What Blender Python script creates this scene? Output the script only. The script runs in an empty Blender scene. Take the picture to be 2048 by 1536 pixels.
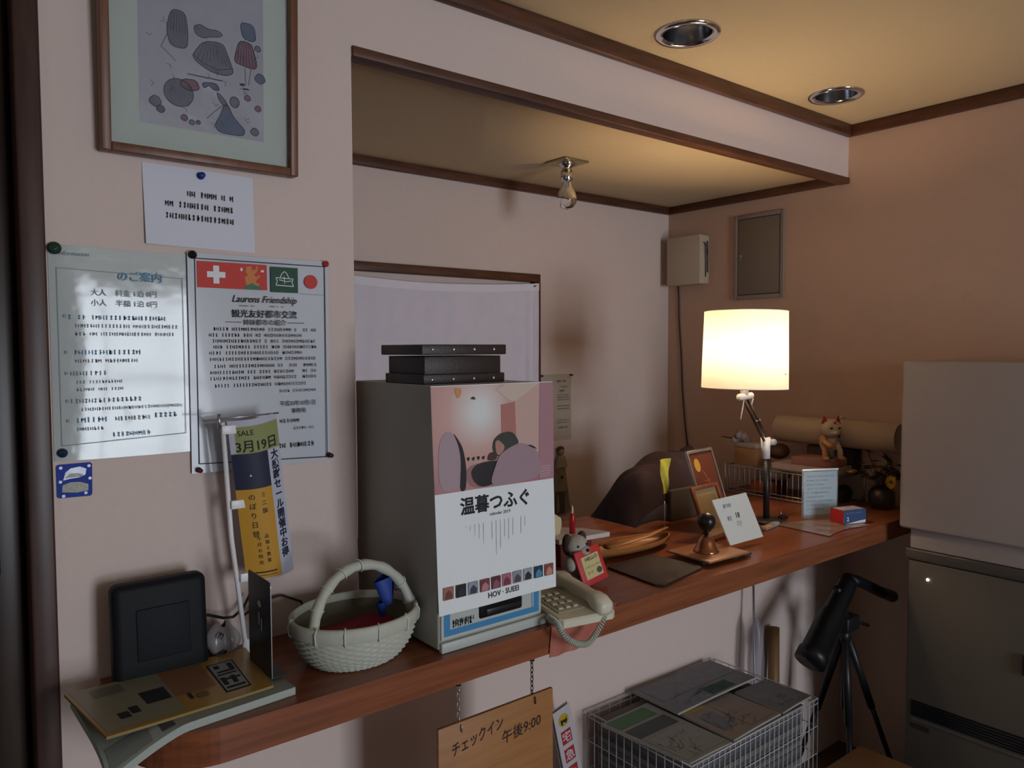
import bpy, bmesh, math, random
from mathutils import Matrix, Vector, Euler
PI = math.pi
SC = bpy.context.scene
COL = SC.collection

# ------------------------------------------------------------------ camera
cam_d = bpy.data.cameras.new('camera')
cam = bpy.data.objects.new('camera', cam_d)
COL.objects.link(cam)
_R = ((0.783197, -0.621759, -0.004328), (0.032512, 0.034001, 0.998893), (0.620924, 0.78247, -0.046844))
cam.matrix_world = Matrix(((_R[0][0], _R[1][0], -_R[2][0], 0.0), (_R[0][1], _R[1][1], -_R[2][1], 0.0),
                           (_R[0][2], _R[1][2], -_R[2][2], 1.55), (0, 0, 0, 1)))
cam_d.sensor_fit = 'HORIZONTAL'
cam_d.sensor_width = 36.0
cam_d.lens = 1522.87 / 2048 * 36
cam_d.clip_start = 0.02
SC.camera = cam

# ------------------------------------------------------------------ view, world, daylight
SC.view_settings.view_transform = 'Standard'
SC.view_settings.look = 'None'
SC.view_settings.exposure = 0.0
SC.view_settings.gamma = 1.0
SC.view_settings.use_curve_mapping = False
world = bpy.data.worlds.new('world')
SC.world = world
world.use_nodes = True
world.node_tree.nodes['Background'].inputs[0].default_value = (0.55, 0.68, 0.85, 1)
world.node_tree.nodes['Background'].inputs[1].default_value = 0.5


def area(name, loc, rot, sx, sy, power, color):
    l = bpy.data.lights.new(name, 'AREA')
    l.shape = 'RECTANGLE'
    l.size, l.size_y = sx, sy
    l.energy = power
    l.color = color
    o = bpy.data.objects.new(name, l)
    o.location = loc
    o.rotation_euler = rot
    COL.objects.link(o)
    return o


# overcast daylight coming in through the room's two windows (behind and to the left of the camera)
area('daylight_rear_window', (1.35, -3.63, 1.27), (PI / 2, 0, 0), 1.25, 1.95, 124, (0.83, 0.90, 1.0))
area('daylight_side_window', (-2.46, -1.1, 1.45), (PI / 2, 0, -PI / 2), 1.6, 1.3, 0.8, (0.72, 0.82, 1.0))

# ------------------------------------------------------------------ materials


def lin(h):
    h = h.lstrip('#')
    out = []
    for i in (0, 2, 4):
        c = int(h[i:i + 2], 16) / 255
        out.append(c / 12.92 if c <= 0.04045 else ((c + 0.055) / 1.055) ** 2.4)
    return (*out, 1.0)


_mats = {}


def mat(name, col, rough=0.6, metal=0.0, noise=0.0, nscale=30.0, bump=0.0, bscale=200.0, spec=0.5,
        transmission=0.0, alpha=1.0, coat=0.0, wood=None, emit=0.0, ior=1.45):
    if name in _mats:
        return _mats[name]
    m = bpy.data.materials.new(name)
    m.use_nodes = True
    nt = m.node_tree
    b = nt.nodes['Principled BSDF']
    c = lin(col)
    b.inputs['Base Color'].default_value = c
    b.inputs['Roughness'].default_value = rough
    b.inputs['Metallic'].default_value = metal
    b.inputs['Specular IOR Level'].default_value = spec
    b.inputs['IOR'].default_value = ior
    b.inputs['Transmission Weight'].default_value = transmission
    b.inputs['Alpha'].default_value = alpha
    b.inputs['Coat Weight'].default_value = coat
    b.inputs['Coat Roughness'].default_value = 0.08
    if emit:
        b.inputs['Emission Color'].default_value = c
        b.inputs['Emission Strength'].default_value = emit
    tc = nt.nodes.new('ShaderNodeTexCoord')
    if noise:
        n = nt.nodes.new('ShaderNodeTexNoise')
        n.inputs['Scale'].default_value = nscale
        n.inputs['Detail'].default_value = 4
        nt.links.new(tc.outputs['Object'], n.inputs['Vector'])
        mx = nt.nodes.new('ShaderNodeMix')
        mx.data_type = 'RGBA'
        mx.inputs[6].default_value = tuple(x * (1 - noise) for x in c[:3]) + (1,)
        mx.inputs[7].default_value = tuple(min(1, x * (1 + noise)) for x in c[:3]) + (1,)
        nt.links.new(n.outputs['Fac'], mx.inputs[0])
        nt.links.new(mx.outputs[2], b.inputs['Base Color'])
    if wood:
        mp = nt.nodes.new('ShaderNodeMapping')
        mp.inputs['Scale'].default_value = wood[1]
        nt.links.new(tc.outputs['Object'], mp.inputs['Vector'])
        n = nt.nodes.new('ShaderNodeTexNoise')
        n.inputs['Scale'].default_value = 1.0
        n.inputs['Detail'].default_value = 7
        n.inputs['Roughness'].default_value = 0.62
        nt.links.new(mp.outputs[0], n.inputs['Vector'])
        r = nt.nodes.new('ShaderNodeValToRGB')
        r.color_ramp.elements[0].position = 0.34
        r.color_ramp.elements[0].color = lin(wood[0])
        r.color_ramp.elements[1].position = 0.68
        r.color_ramp.elements[1].color = c
        nt.links.new(n.outputs['Fac'], r.inputs[0])
        nt.links.new(r.outputs[0], b.inputs['Base Color'])
    if bump:
        n2 = nt.nodes.new('ShaderNodeTexNoise')
        n2.inputs['Scale'].default_value = bscale
        n2.inputs['Detail'].default_value = 3
        nt.links.new(tc.outputs['Object'], n2.inputs['Vector'])
        bp = nt.nodes.new('ShaderNodeBump')
        bp.inputs['Strength'].default_value = bump
        bp.inputs['Distance'].default_value = 0.002
        nt.links.new(n2.outputs['Fac'], bp.inputs['Height'])
        nt.links.new(bp.outputs[0], b.inputs['Normal'])
    _mats[name] = m
    return m


WALL = mat('wallpaper_pink', 'd8c6be', 0.9, noise=0.03, nscale=60, bump=0.25, bscale=260, spec=0.2)
WALLR = mat('wallpaper_side_shaded', 'c3a591', 0.9, noise=0.03, nscale=60, bump=0.25, bscale=260, spec=0.2)  # same wallpaper; the side wall's warm, dim light is put into the colour
CEIL = mat('ceiling_cream', 'cdbc9c', 0.9, noise=0.03, nscale=50, bump=0.2, bscale=220, spec=0.2)
TRIM = mat('trim_walnut', '64402e', 0.45, wood=('452a1c', (6, 60, 60)), spec=0.4)
TRIMY = mat('trim_walnut_y', '5e3b2a', 0.45, wood=('422819', (60, 6, 60)), spec=0.4)
COUNTER = mat('counter_wood', '925537', 0.30, wood=('70402a', (3, 40, 60)), spec=0.45)
DARKWOOD = mat('door_dark', '3d2c22', 0.35, wood=('291d16', (50, 50, 4)), spec=0.4)
FLOOR = mat('floor_wood', '5b4433', 0.45, wood=('45311f', (4, 40, 4)))
GLASS = mat('clear_glass', 'ffffff', 0.02, transmission=1.0, ior=1.45)
VINYL = mat('clear_vinyl', 'e8eef0', 0.12, transmission=0.9, ior=1.2)
CHROME = mat('chrome', 'd8d8dc', 0.12, metal=1.0)
STEEL = mat('steel_wire', 'b9bcc2', 0.3, metal=0.9)
BLACKPL = mat('black_plastic', '15171b', 0.6, spec=0.25)
BLACKPL2 = mat('black_plastic_panel', '1b1f24', 0.65, spec=0.22)
BLACKM = mat('black_metal', '1c1d20', 0.4)
WHITEP = mat('white_paper', 'e6e8ea', 0.8)
CARDP = mat('card_paper', 'd6d9e4', 0.75)
INK = mat('black_ink', '1a1c22', 0.7)
INKB = mat('blue_ink', '2b6f9e', 0.6)
INKG = mat('grey_ink', '6f7f8c', 0.7)
NAVY = mat('navy_print', '20243f', 0.6)
RED = mat('red_print', 'c53a31', 0.6)
YEL = mat('yellow_print', 'c2902a', 0.6)
GREEN = mat('green_print', '1e4a39', 0.6)
WHITEPL = mat('white_plastic', 'e8e8ea', 0.35)
BEIGE = mat('beige_plastic', 'cdcab4', 0.4)
PINKP = mat('pink_plastic', 'b06a5c', 0.25, noise=0.15, nscale=12)

# ------------------------------------------------------------------ mesh builder


class MB:
    def __init__(self):
        self.v, self.f, self.fm, self.fs, self.mats = [], [], [], [], []
        self.M = Matrix.Identity(4)

    def mi(self, m):
        if m not in self.mats:
            self.mats.append(m)
        return self.mats.index(m)

    def add(self, vs, fs, m, smooth=False):
        o = len(self.v)
        k = self.mi(m)
        for p in vs:
            self.v.append(self.M @ Vector(p))
        for f in fs:
            self.f.append([i + o for i in f])
            self.fm.append(k)
            self.fs.append(smooth)
        return self

    def box(self, x0, x1, y0, y1, z0, z1, m):
        vs = [(x, y, z) for z in (z0, z1) for y in (y0, y1) for x in (x0, x1)]
        fs = [(0, 2, 3, 1), (4, 5, 7, 6), (0, 1, 5, 4), (1, 3, 7, 5), (3, 2, 6, 7), (2, 0, 4, 6)]
        return self.add(vs, fs, m)

    def rbox(self, x0, x1, y0, y1, z0, z1, m, r=0.004, seg=2):
        bm = bmesh.new()
        bmesh.ops.create_cube(bm, size=1)
        for v in bm.verts:
            v.co = Vector(((v.co.x + .5) * (x1 - x0) + x0, (v.co.y + .5) * (y1 - y0) + y0, (v.co.z + .5) * (z1 - z0) + z0))
        bmesh.ops.bevel(bm, geom=bm.edges[:], offset=r, segments=seg, affect='EDGES', profile=0.5)
        bm.verts.index_update()
        self.add([v.co.copy() for v in bm.verts], [[v.index for v in f.verts] for f in bm.faces], m, seg > 1)
        bm.free()
        return self

    def rect(self, x0, y0, x1, y1, z, m):
        return self.add([(x0, y0, z), (x1, y0, z), (x1, y1, z), (x0, y1, z)], [(0, 1, 2, 3)], m)

    def poly(self, pts, z, m):
        """flat, filled outline (counter-clockwise or not) at height z, ear-clipped"""
        from mathutils.geometry import tessellate_polygon
        vs = [Vector((p[0], p[1], 0)) for p in pts]
        tri = tessellate_polygon([vs])
        a = sum(vs[i].x * vs[(i + 1) % len(vs)].y - vs[(i + 1) % len(vs)].x * vs[i].y for i in range(len(vs)))
        fs = []
        for t in tri:
            p, q, r = (vs[i] for i in t)
            c = (q - p).cross(r - p).z
            fs.append(tuple(t) if c > 0 else tuple(reversed(t)))
        return self.add([(p.x, p.y, z) for p in vs], fs, m)

    def prism(self, pts, z0, z1, m, side=None):
        n = len(pts)
        a = sum(pts[i][0] * pts[(i + 1) % n][1] - pts[(i + 1) % n][0] * pts[i][1] for i in range(n))
        if a < 0:
            pts = list(reversed(pts))
        vs = [(p[0], p[1], z0) for p in pts] + [(p[0], p[1], z1) for p in pts]
        fs = [tuple(reversed(range(n))), tuple(range(n, 2 * n))]
        self.add(vs, fs, m)
        return self.add(vs, [(i, (i + 1) % n, n + (i + 1) % n, n + i) for i in range(n)], side or m)

    def tube(self, pts, r, m, seg=8, closed=False, flat=None):
        pts = [Vector(p) for p in pts]
        n = len(pts)
        rs = r if isinstance(r, (list, tuple)) else [r] * n
        rings = []
        up = None
        for i, p in enumerate(pts):
            a = pts[(i - 1) % n] if (closed or i > 0) else p
            b = pts[(i + 1) % n] if (closed or i < n - 1) else p
            t = (b - a)
            if t.length < 1e-9:
                t = Vector((0, 0, 1))
            t.normalize()
            if up is None:
                up = Vector((0, 0, 1)) if abs(t.z) < 0.9 else Vector((1, 0, 0))
            s = t.cross(up)
            if s.length < 1e-6:
                s = t.cross(Vector((1, 0.1, 0)))
            s.normalize()
            u = s.cross(t).normalized()
            up = u
            fl = flat if flat else 1.0
            rings.append([p + (s * math.cos(2 * PI * k / seg) + u * math.sin(2 * PI * k / seg) * fl) * rs[i] for k in range(seg)])
        vs = [q for ring in rings for q in ring]
        fs = []
        for i in range(n if closed else n - 1):
            j = (i + 1) % n
            for k in range(seg):
                l = (k + 1) % seg
                fs.append((i * seg + k, j * seg + k, j * seg + l, i * seg + l))
        if not closed:
            fs.append(tuple(range(seg)))
            fs.append(tuple(reversed(range((n - 1) * seg, n * seg))))
        return self.add(vs, fs, m, True)

    def lathe(self, prof, m, seg=32, cx=0, cy=0, sx=1, sy=1):
        vs, fs = [], []
        for (r, z) in prof:
            for k in range(seg):
                a = 2 * PI * k / seg
                vs.append((cx + r * sx * math.cos(a), cy + r * sy * math.sin(a), z))
        for i in range(len(prof) - 1):
            for k in range(seg):
                l = (k + 1) % seg
                fs.append((i * seg + k, i * seg + l, (i + 1) * seg + l, (i + 1) * seg + k))
        return self.add(vs, fs, m, True)

    def ball(self, c, r, m, seg=16, rings=10):
        if not isinstance(r, (list, tuple)):
            r = (r, r, r)
        vs, fs = [], []
        for i in range(rings + 1):
            ph = PI * i / rings
            for k in range(seg):
                a = 2 * PI * k / seg
                vs.append((c[0] + r[0] * math.sin(ph) * math.cos(a), c[1] + r[1] * math.sin(ph) * math.sin(a), c[2] - r[2] * math.cos(ph)))
        for i in range(rings):
            for k in range(seg):
                l = (k + 1) % seg
                fs.append((i * seg + k, i * seg + l, (i + 1) * seg + l, (i + 1) * seg + k))
        return self.add(vs, fs, m, True)

    def grid(self, fn, nu, nv, m, thick=None, side=None, smooth=True):
        """fn(u,v) -> point for u,v in 0..1; thick = offset vector giving a closed slab"""
        P = [[Vector(fn(i / nu, j / nv)) for i in range(nu + 1)] for j in range(nv + 1)]
        w = nu + 1
        vs = [p for row in P for p in row]
        fs = [(j * w + i, j * w + i + 1, (j + 1) * w + i + 1, (j + 1) * w + i) for j in range(nv) for i in range(nu)]
        self.add(vs, fs, m, smooth)
        if thick is not None:
            t = Vector(thick)
            vb = [p + t for p in vs]
            self.add(vb, [tuple(reversed(f)) for f in fs], side or m, smooth)
            edge = [i for i in range(w)] + [j * w + nu for j in range(1, nv + 1)] + \
                   [nv * w + i for i in range(nu - 1, -1, -1)] + [j * w for j in range(nv - 1, 0, -1)]
            n = len(edge)
            ev = [vs[i] for i in edge] + [vb[i] for i in edge]
            self.add(ev, [(i, n + i, n + (i + 1) % n, (i + 1) % n) for i in range(n)], side or m)
        return self

    def text(self, s, x, y, size, z, m, align='LEFT', shear=0, sx=1.0, bold=0.0, rot=0.0):
        key = (s, align, shear, bold)
        if key not in _txt:
            cu = bpy.data.curves.new('t', 'FONT')
            cu.body = s
            cu.align_x = align
            cu.shear = shear
            cu.offset = bold
            cu.resolution_u = 2
            ob = bpy.data.objects.new('t', cu)
            COL.objects.link(ob)
            bpy.context.view_layer.update()
            me = ob.to_mesh()
            _txt[key] = ([v.co.copy() for v in me.vertices], [tuple(p.vertices) for p in me.polygons])
            ob.to_mesh_clear()
            bpy.data.objects.remove(ob)
            bpy.data.curves.remove(cu)
        vs, fs = _txt[key]
        c, sn = math.cos(rot), math.sin(rot)
        out = []
        for v in vs:
            a, b = v.x * size * sx, v.y * size
            out.append((x + a * c - b * sn, y + a * sn + b * c, z))
        return self.add(out, fs, m)

    def strokes(self, x0, x1, y, h, z, m, seed=0, gap=0.45, gaps=0.08, w=None):
        """a line of small illegible print: bars, rings and ticks"""
        rd = random.Random(seed)
        x = x0
        w = w or h * 0.62
        while x < x1 - w:
            if rd.random() > gaps:
                k = rd.random()
                t = h * 0.16
                if k < 0.45:
                    self.rect(x + w * .3, y, x + w * .3 + t * 1.3, y + h, z, m)
                    if rd.random() < .5:
                        self.rect(x + w * .3, y + h * rd.random() * .7, x + w * .9, y + h * rd.random() * .7 + t, z, m)
                elif k < 0.8:
                    self.rect(x, y + h * .1, x + t, y + h * .9, z, m)
                    self.rect(x + w * .75, y, x + w * .75 + t, y + h * .95, z, m)
                    self.rect(x, y + h * (.3 + .5 * rd.random()), x + w * .8, y + h * .3 + t, z, m)
                else:
                    self.rect(x + w * .2, y + h * .1, x + w * .7, y + h * .1 + t, z, m)
                    self.rect(x + w * .2, y + h * .7, x + w * .8, y + h * .7 + t, z, m)
                    self.rect(x + w * .4, y, x + w * .4 + t, y + h, z, m)
            x += w * (1 + gap)
        return self

    def line(self, pts, w, z, m, closed=False):
        """flat drawn line of width w through 2-d points"""
        P = [Vector((p[0], p[1])) for p in pts]
        if closed:
            P.append(P[0])
        for a, b in zip(P[:-1], P[1:]):
            d = b - a
            if d.length < 1e-9:
                continue
            d.normalize()
            n = Vector((-d.y, d.x)) * w / 2
            e = d * w * .25
            q = [a - e - n, b + e - n, b + e + n, a - e + n]
            self.add([(p.x, p.y, z) for p in q], [(0, 1, 2, 3)], m)
        return self

    def build(self, name, parent=None, label=None):
        me = bpy.data.meshes.new(name)
        me.from_pydata([tuple(p) for p in self.v], [], self.f)
        for m in self.mats:
            me.materials.append(m)
        me.polygons.foreach_set('material_index', self.fm)
        me.polygons.foreach_set('use_smooth', self.fs)
        me.update()
        o = bpy.data.objects.new(name, me)
        COL.objects.link(o)
        if parent:
            o.parent = parent
        if label:
            o['label'] = label
        return o


_txt = {}


def circ(cx, cy, r, n=24, ry=None, a0=0, a1=2 * PI):
    return [(cx + r * math.cos(a0 + (a1 - a0) * k / n), cy + (ry or r) * math.sin(a0 + (a1 - a0) * k / n)) for k in range(n if a1 - a0 > 6.28 else n + 1)]


def tag(o, label, cat, group=None, kind=None):
    o['label'] = label
    o['category'] = cat
    if group:
        o['group'] = group
    if kind:
        o['kind'] = kind
    return o


FR_WALL = Matrix(((1, 0, 0, 0), (0, 0, -1, 0), (0, 1, 0, 0), (0, 0, 0, 1)))      # x right, y up, z out of a wall facing -Y
FR_SIDE = Matrix(((0, 0, -1, 0), (-1, 0, 0, 0), (0, 1, 0, 0), (0, 0, 0, 1)))     # on the right wall, z out = -X


def put(o, loc, frame=None, rz=0, rx=0, ry=0):
    m = Matrix.Translation(loc) @ (frame or Matrix.Identity(4)) @ Euler((rx, ry, rz)).to_matrix().to_4x4()
    o.matrix_world = m
    return o


def thing(name, label, cat, loc=(0, 0, 0), frame=None, rz=0, rx=0, ry=0, group=None):
    o = bpy.data.objects.new(name, None)
    o.empty_display_size = 0.05
    COL.objects.link(o)
    put(o, loc, frame, rz, rx, ry)
    return tag(o, label, cat, group)


def struct(name, mb, parent=None):
    o = mb.build(name, parent)
    if not parent:
        o['kind'] = 'structure'
    return o


# ------------------------------------------------------------------ room shell
XL, XR, YW, YB = -2.5, 2.83, 1.5, 2.374
ZC, ZH, ZRC = 2.385, 2.17, 2.205
CT, CB, CF = 0.965, 0.907, 1.186      # counter top, underside, front edge
DX = 0.188                            # left end of the front wall

b = MB()
b.box(DX, 0.758, YW, YW + 0.11, 0, ZC, WALL)
b.box(0.758, XR, YW, YW + 0.11, 0, CB, WALL)
b.box(0.758, XR, YW, YW + 0.034, ZH + 0.001, ZC, WALL)
b.box(XL, -0.8, YW, YW + 0.11, 0, ZC, WALL)
b.box(-0.8, DX, YW, YW + 0.11, 2.3, ZC, WALL)
struct('wall_front', b)
b = MB().box(0.10, XR + .1, YB, YB + 0.1, 0, ZC, WALL)
struct('wall_back', b)
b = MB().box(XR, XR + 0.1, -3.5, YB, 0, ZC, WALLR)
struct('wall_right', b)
b = MB().box(0.10, 0.186, YW + 0.11, YB, 0, ZRC, WALL)
struct('wall_recess', b)
b = MB()
wx0, wx1, wz0, wz1 = -1.95, -0.25, 0.8, 2.1
b.box(XL - .1, XL, -3.5, wx0, 0, ZC, WALL).box(XL - .1, XL, wx1, YW, 0, ZC, WALL)
b.box(XL - .1, XL, wx0, wx1, 0, wz0, WALL).box(XL - .1, XL, wx0, wx1, wz1, ZC, WALL)
struct('wall_left', b)
b = MB()
b.box(XL - .1, 0.79, -3.6, -3.5, 0, ZC, WALL).box(1.91, XR + .1, -3.6, -3.5, 0, ZC, WALL)
b.box(0.79, 1.91, -3.6, -3.5, 0, 0.34, WALL).box(0.79, 1.91, -3.6, -3.5, 2.20, ZC, WALL)
struct('wall_rear', b)
struct('floor', MB().box(XL - .1, XR + .1, -3.6, YB + .1, -0.1, 0, FLOOR))
b = MB().box(XL - .1, XR + .1, -3.6, YW, ZC, ZC + .1, CEIL)
struct('ceiling', b)
b = MB().box(0.758, XR, YW + .0345, YB, ZRC, ZRC + .1, CEIL).box(0.10, .7575, YW + .11, YB, ZRC, ZRC + .1, CEIL)
struct('ceiling_recess', b)
# window frames of the room (seen only in reflections)
b = MB()
for x in (0.79, 1.33, 1.87):
    b.box(x, x + .04, -3.56, -3.52, .34, 2.20, TRIM)
b.box(.79, 1.91, -3.56, -3.52, 1.22, 1.27, TRIM)
b.box(.79, 1.91, -3.56, -3.52, 1.78, 1.80, TRIM)
b.box(.79, 1.91, -3.56, -3.52, .34, .38, TRIM).box(.79, 1.91, -3.56, -3.52, 2.16, 2.20, TRIM)
struct('window_2', b)
b = MB()
for y in (wx0, -1.12, wx1 - .04):
    b.box(XL - .06, XL - .02, y, y + .04, wz0, wz1, TRIM)
b.box(XL - .06, XL - .02, wx0, wx1, wz0, wz0 + .04, TRIM).box(XL - .06, XL - .02, wx0, wx1, wz1 - .04, wz1, TRIM)
struct('window_3', b)
# crown mouldings, header trim, recess trim
struct('trim_1', MB().rbox(DX, XR - .001, YW - .022, YW - .0005, ZC - .042, ZC - .0005, TRIM, .003))
struct('trim_2', MB().rbox(XR - .022, XR - .0005, -3.49, YW - .0225, ZC - .042, ZC - .0005, TRIMY, .003))
struct('trim_3', MB().rbox(.759, XR - .0005, YW - .007, YW + .034, ZH, ZH + .0225, TRIM, .002))
struct('trim_4', MB().rbox(.19, XR - .0005, YB - .02, YB - .0005, ZRC - .033, ZRC - .0005, TRIM, .002))
struct('trim_5', MB().rbox(XR - .02, XR - .0005, YW + .0345, YB - .021, ZRC - .033, ZRC - .0005, TRIMY, .002))
# doorway at the left: casing and a dark panelled door standing in it
struct('trim_6', MB().rbox(.150, DX - .0005, YW - .014, YW + .10, 0, 2.3, mat('casing', '4e3730', .4, wood=('3a2824', (50, 50, 5))), .004))
b = MB()
b.box(-.78, .148, 1.56, 1.595, 0, 2.29, DARKWOOD)
d = struct('door_1', b)
b = MB()
b.rbox(.085, .146, 1.545, 1.56, .01, 2.28, DARKWOOD, .004)
for z in (1.80, 1.88, 1.925):
    b.rbox(-.70, .085, 1.548, 1.56, z, z + .022, DARKWOOD, .003)
b.rbox(-.76, -.70, 1.545, 1.56, .01, 2.28, DARKWOOD, .004)
b.build('rail', d)
MB().box(-.69, .08, 1.5545, 1.5595, 1.96, 2.26, mat('frosted_glass', '6e675e', .25)).build('pane', d)
MB().rbox(.10, .112, 1.532, 1.545, 1.17, 1.29, BLACKM, .003).build('handle', d, 'dark pull handle')

# window in the recess
W1 = MB()
W1.rbox(.95, 2.011, YB - .03, YB - .0005, 1.815, 1.847, TRIM, .003)
W1.rbox(1.978, 2.011, YB - .03, YB - .0005, .90, 1.8145, TRIMY, .003)
W1.rbox(.95, .983, YB - .03, YB - .0005, .90, 1.8145, TRIMY, .003)
W1.rbox(.95, 2.011, YB - .03, YB - .0005, .868, .899, TRIM, .003)
struct('window_1', W1)
CURT = mat('curtain_cloth', 'dcd6e2', .9, noise=.05, nscale=20, bump=.3, bscale=400)


def cur(u, v):
    x = .975 + u * 1.01
    sag = .022 * math.sin(PI * min(1, max(0, u))) * (1 - v) * 1.0
    z = 1.812 - sag - v * .88 - .004 * (1 - v)
    y = 2.336 + .004 * math.sin(u * 80 + 2 * math.sin(v * 3)) * (.35 + v) + .004 * math.sin(u * 17)
    if u > .93:
        y += .006 * math.sin((u - .93) * 220) - .006
    return (x, y, z)


o = MB().grid(cur, 110, 24, CURT, thick=(0, .0015, 0)).build('curtain')
tag(o, 'pale lilac cloth curtain hanging in the brown window frame of the recess', 'curtain')
# hem band at the top of the curtain
hb = MB().grid(lambda u, v: (cur(u, 0)[0], cur(u, 0)[1] - .0025, cur(u, 0)[2] - v * .028), 60, 1, mat('curtain_hem', 'e6e2ec', .85), thick=(0, .001, 0))
hb.build('hem', o)
hk = MB()
hk.tube([(1.972, 2.330, 1.805), (1.968, 2.322, 1.798), (1.958, 2.324, 1.795)], .0025, BLACKM)
hk.build('hook', o)

# ------------------------------------------------------------------ counter
pts = [(.25, YW - .0005)]
pts += [(.375 - .125 * math.cos(t), 1.311 - .125 * math.sin(t)) for t in [PI / 2 * k / 14 for k in range(15)]]
pts += [(XR - .0005, CF), (XR - .0005, 1.90), (.7585, 1.90), (.7585, YW - .0005)]
b = MB().prism(pts, CB, CT, COUNTER)
o = b.build('counter')
bv = o.modifiers.new('bevel', 'BEVEL')
bv.width = .003
bv.segments = 2
bv.limit_method = 'ANGLE'
tag(o, 'long reddish-brown wooden counter shelf with a rounded left end running through the wall opening', 'counter')

# ------------------------------------------------------------------ ceiling lights


# the ceiling slab is solid, so the reflectors sit in holes cut for them
def cut_hole(name, holes, r):
    ob = bpy.data.objects[name]
    bm = bmesh.new()
    for (x, y) in holes:
        bmesh.ops.create_cone(bm, segments=40, radius1=r, radius2=r, depth=.16, cap_ends=True, matrix=Matrix.Translation((x, y, ZC + .01)))
    me = bpy.data.meshes.new('cutter')
    bm.to_mesh(me)
    bm.free()
    c = bpy.data.objects.new('cutter', me)
    COL.objects.link(c)
    md = ob.modifiers.new('holes', 'BOOLEAN')
    md.object = c
    md.operation = 'DIFFERENCE'
    md.solver = 'EXACT'
    bpy.context.view_layer.update()
    ev = ob.evaluated_get(bpy.context.evaluated_depsgraph_get())
    nm = bpy.data.meshes.new_from_object(ev)
    ob.modifiers.clear()
    ob.data = nm
    bpy.data.objects.remove(c)


DL = [(1.654, 1.327), (2.443, 1.342)]
cut_hole('ceiling', DL, .0655)
for (x, y), lb in zip(DL, ('larger-looking round chrome downlight set in the cream ceiling nearer the camera',
                           'round chrome downlight set in the cream ceiling by the corner of the side wall')):
    t = thing('recessed_downlight', lb, 'ceiling light', (x, y, ZC), group='recessed downlights in the room ceiling')
    MB().lathe([(.0875, -.0004), (.0875, -.004), (.083, -.0075), (.068, -.006), (.0645, -.001)], CHROME, 48).build('trim_ring', t)
    MB().lathe([(.0645, -.001), (.0625, .02), (.056, .05), (.046, .08), (.0455, .08), (.001, .081)], mat('reflector', '9a9da3', .2, metal=1.0), 48).build('reflector', t)
    MB().lathe([(.001, .03), (.02, .032), (.026, .045), (.024, .06), (.016, .08)], mat('frost_bulb', 'bfc0c0', .3), 24).build('bulb', t)

t = thing('bulb_fitting', 'bare clear bulb in a chrome holder on a square plate under the recess ceiling', 'ceiling light', (1.837, 2.0, ZRC))
MB().rbox(-.055, .055, -.055, .055, -.008, -.0004, mat('brass_plate', 'a89a78', .3, metal=.9), .002).build('ceiling_plate', t)
b = MB()
b.lathe([(.030, -.008), (.030, -.014), (.018, -.022), (.016, -.03), (.021, -.034), (.021, -.066), (.018, -.070), (.001, -.070)], CHROME, 28)
b.build('lamp_holder', t)
b = MB()
b.lathe([(.014, -.068), (.0155, -.078), (.019, -.090), (.030, -.107), (.036, -.128), (.034, -.146), (.024, -.161), (.010, -.168), (.001, -.169)], GLASS, 32)
bl = b.build('bulb', t)
b = MB()
b.tube([(0, 0, -.070), (0, 0, -.10)], .004, mat('glass_stem', 'b9b9b0', .3), 10)
b.tube([(-.010, 0, -.118), (-.004, 0, -.098), (.004, 0, -.098), (.010, 0, -.118), (.004, 0, -.124), (-.004, 0, -.120)], .0007, CHROME, 6)
b.build('filament', bl)

# ------------------------------------------------------------------ things on the front wall
# framed sketches, hung so that it leans a little forward at the top
t = thing('framed_picture', 'framed pencil sketches of dresses behind glass with a pale green mount', 'picture', (.272, YW - .003, 1.895), FR_WALL, rx=.035)
FRW = mat('frame_wood', '7b4f38', .4, wood=('63402c', (40, 6, 40)))
b = MB()
FW, FH = .352, .50
b.rbox(0, .016, 0, FH, .001, .028, FRW, .002)
b.rbox(FW - .016, FW, 0, FH, .001, .028, FRW, .002)
b.rbox(.0161, FW - .0161, 0, .016, .001, .028, FRW, .002)
b.rbox(.0161, FW - .0161, FH - .016, FH, .001, .028, FRW, .002)
b.build('frame', t)
MOUNT = mat('mount_board', 'ccd6cf', .8)
SK = mat('sketch_paper', 'b8bac6', .22, noise=.04, nscale=25, bump=1.0, bscale=30, coat=.6)
PEN = mat('pencil', '4c4d5e', .8)
WASH = mat('grey_wash', '80828f', .8, noise=.15, nscale=60)
WASH2 = mat('blue_wash', '717c92', .8, noise=.15, nscale=60)
PK = mat('pink_wash', '8f7580', .8, noise=.2, nscale=60)
b = MB()
b.box(.016, FW - .016, .016, FH - .016, .004, .010, MOUNT)
pic = b.build('mount', t)
b = MB()
px0, px1, py0, py1 = .064, .288, .060, .44
b.rect(px0, py0, px1, py1, .0102, SK)
Z1, Z2 = .0104, .0106


def S(x, y):                      # sketch-space: x 0..1 across, y 0..1 down the visible lower part
    return (px0 + x * (px1 - px0), py0 + (1 - y) * .205)


def sk_poly(p, m, ol=True, w=.0012):
    q = [S(*a) for a in p]
    for _ in range(2):
        q = [c for i in range(len(q)) for c in ((q[i][0] * .8 + q[(i + 1) % len(q)][0] * .2, q[i][1] * .8 + q[(i + 1) % len(q)][1] * .2), (q[i][0] * .2 + q[(i + 1) % len(q)][0] * .8, q[i][1] * .2 + q[(i + 1) % len(q)][1] * .8))]
    b.poly(q, Z1, m)
    if ol:
        b.line(q, w, Z2, PEN, True)


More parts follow.
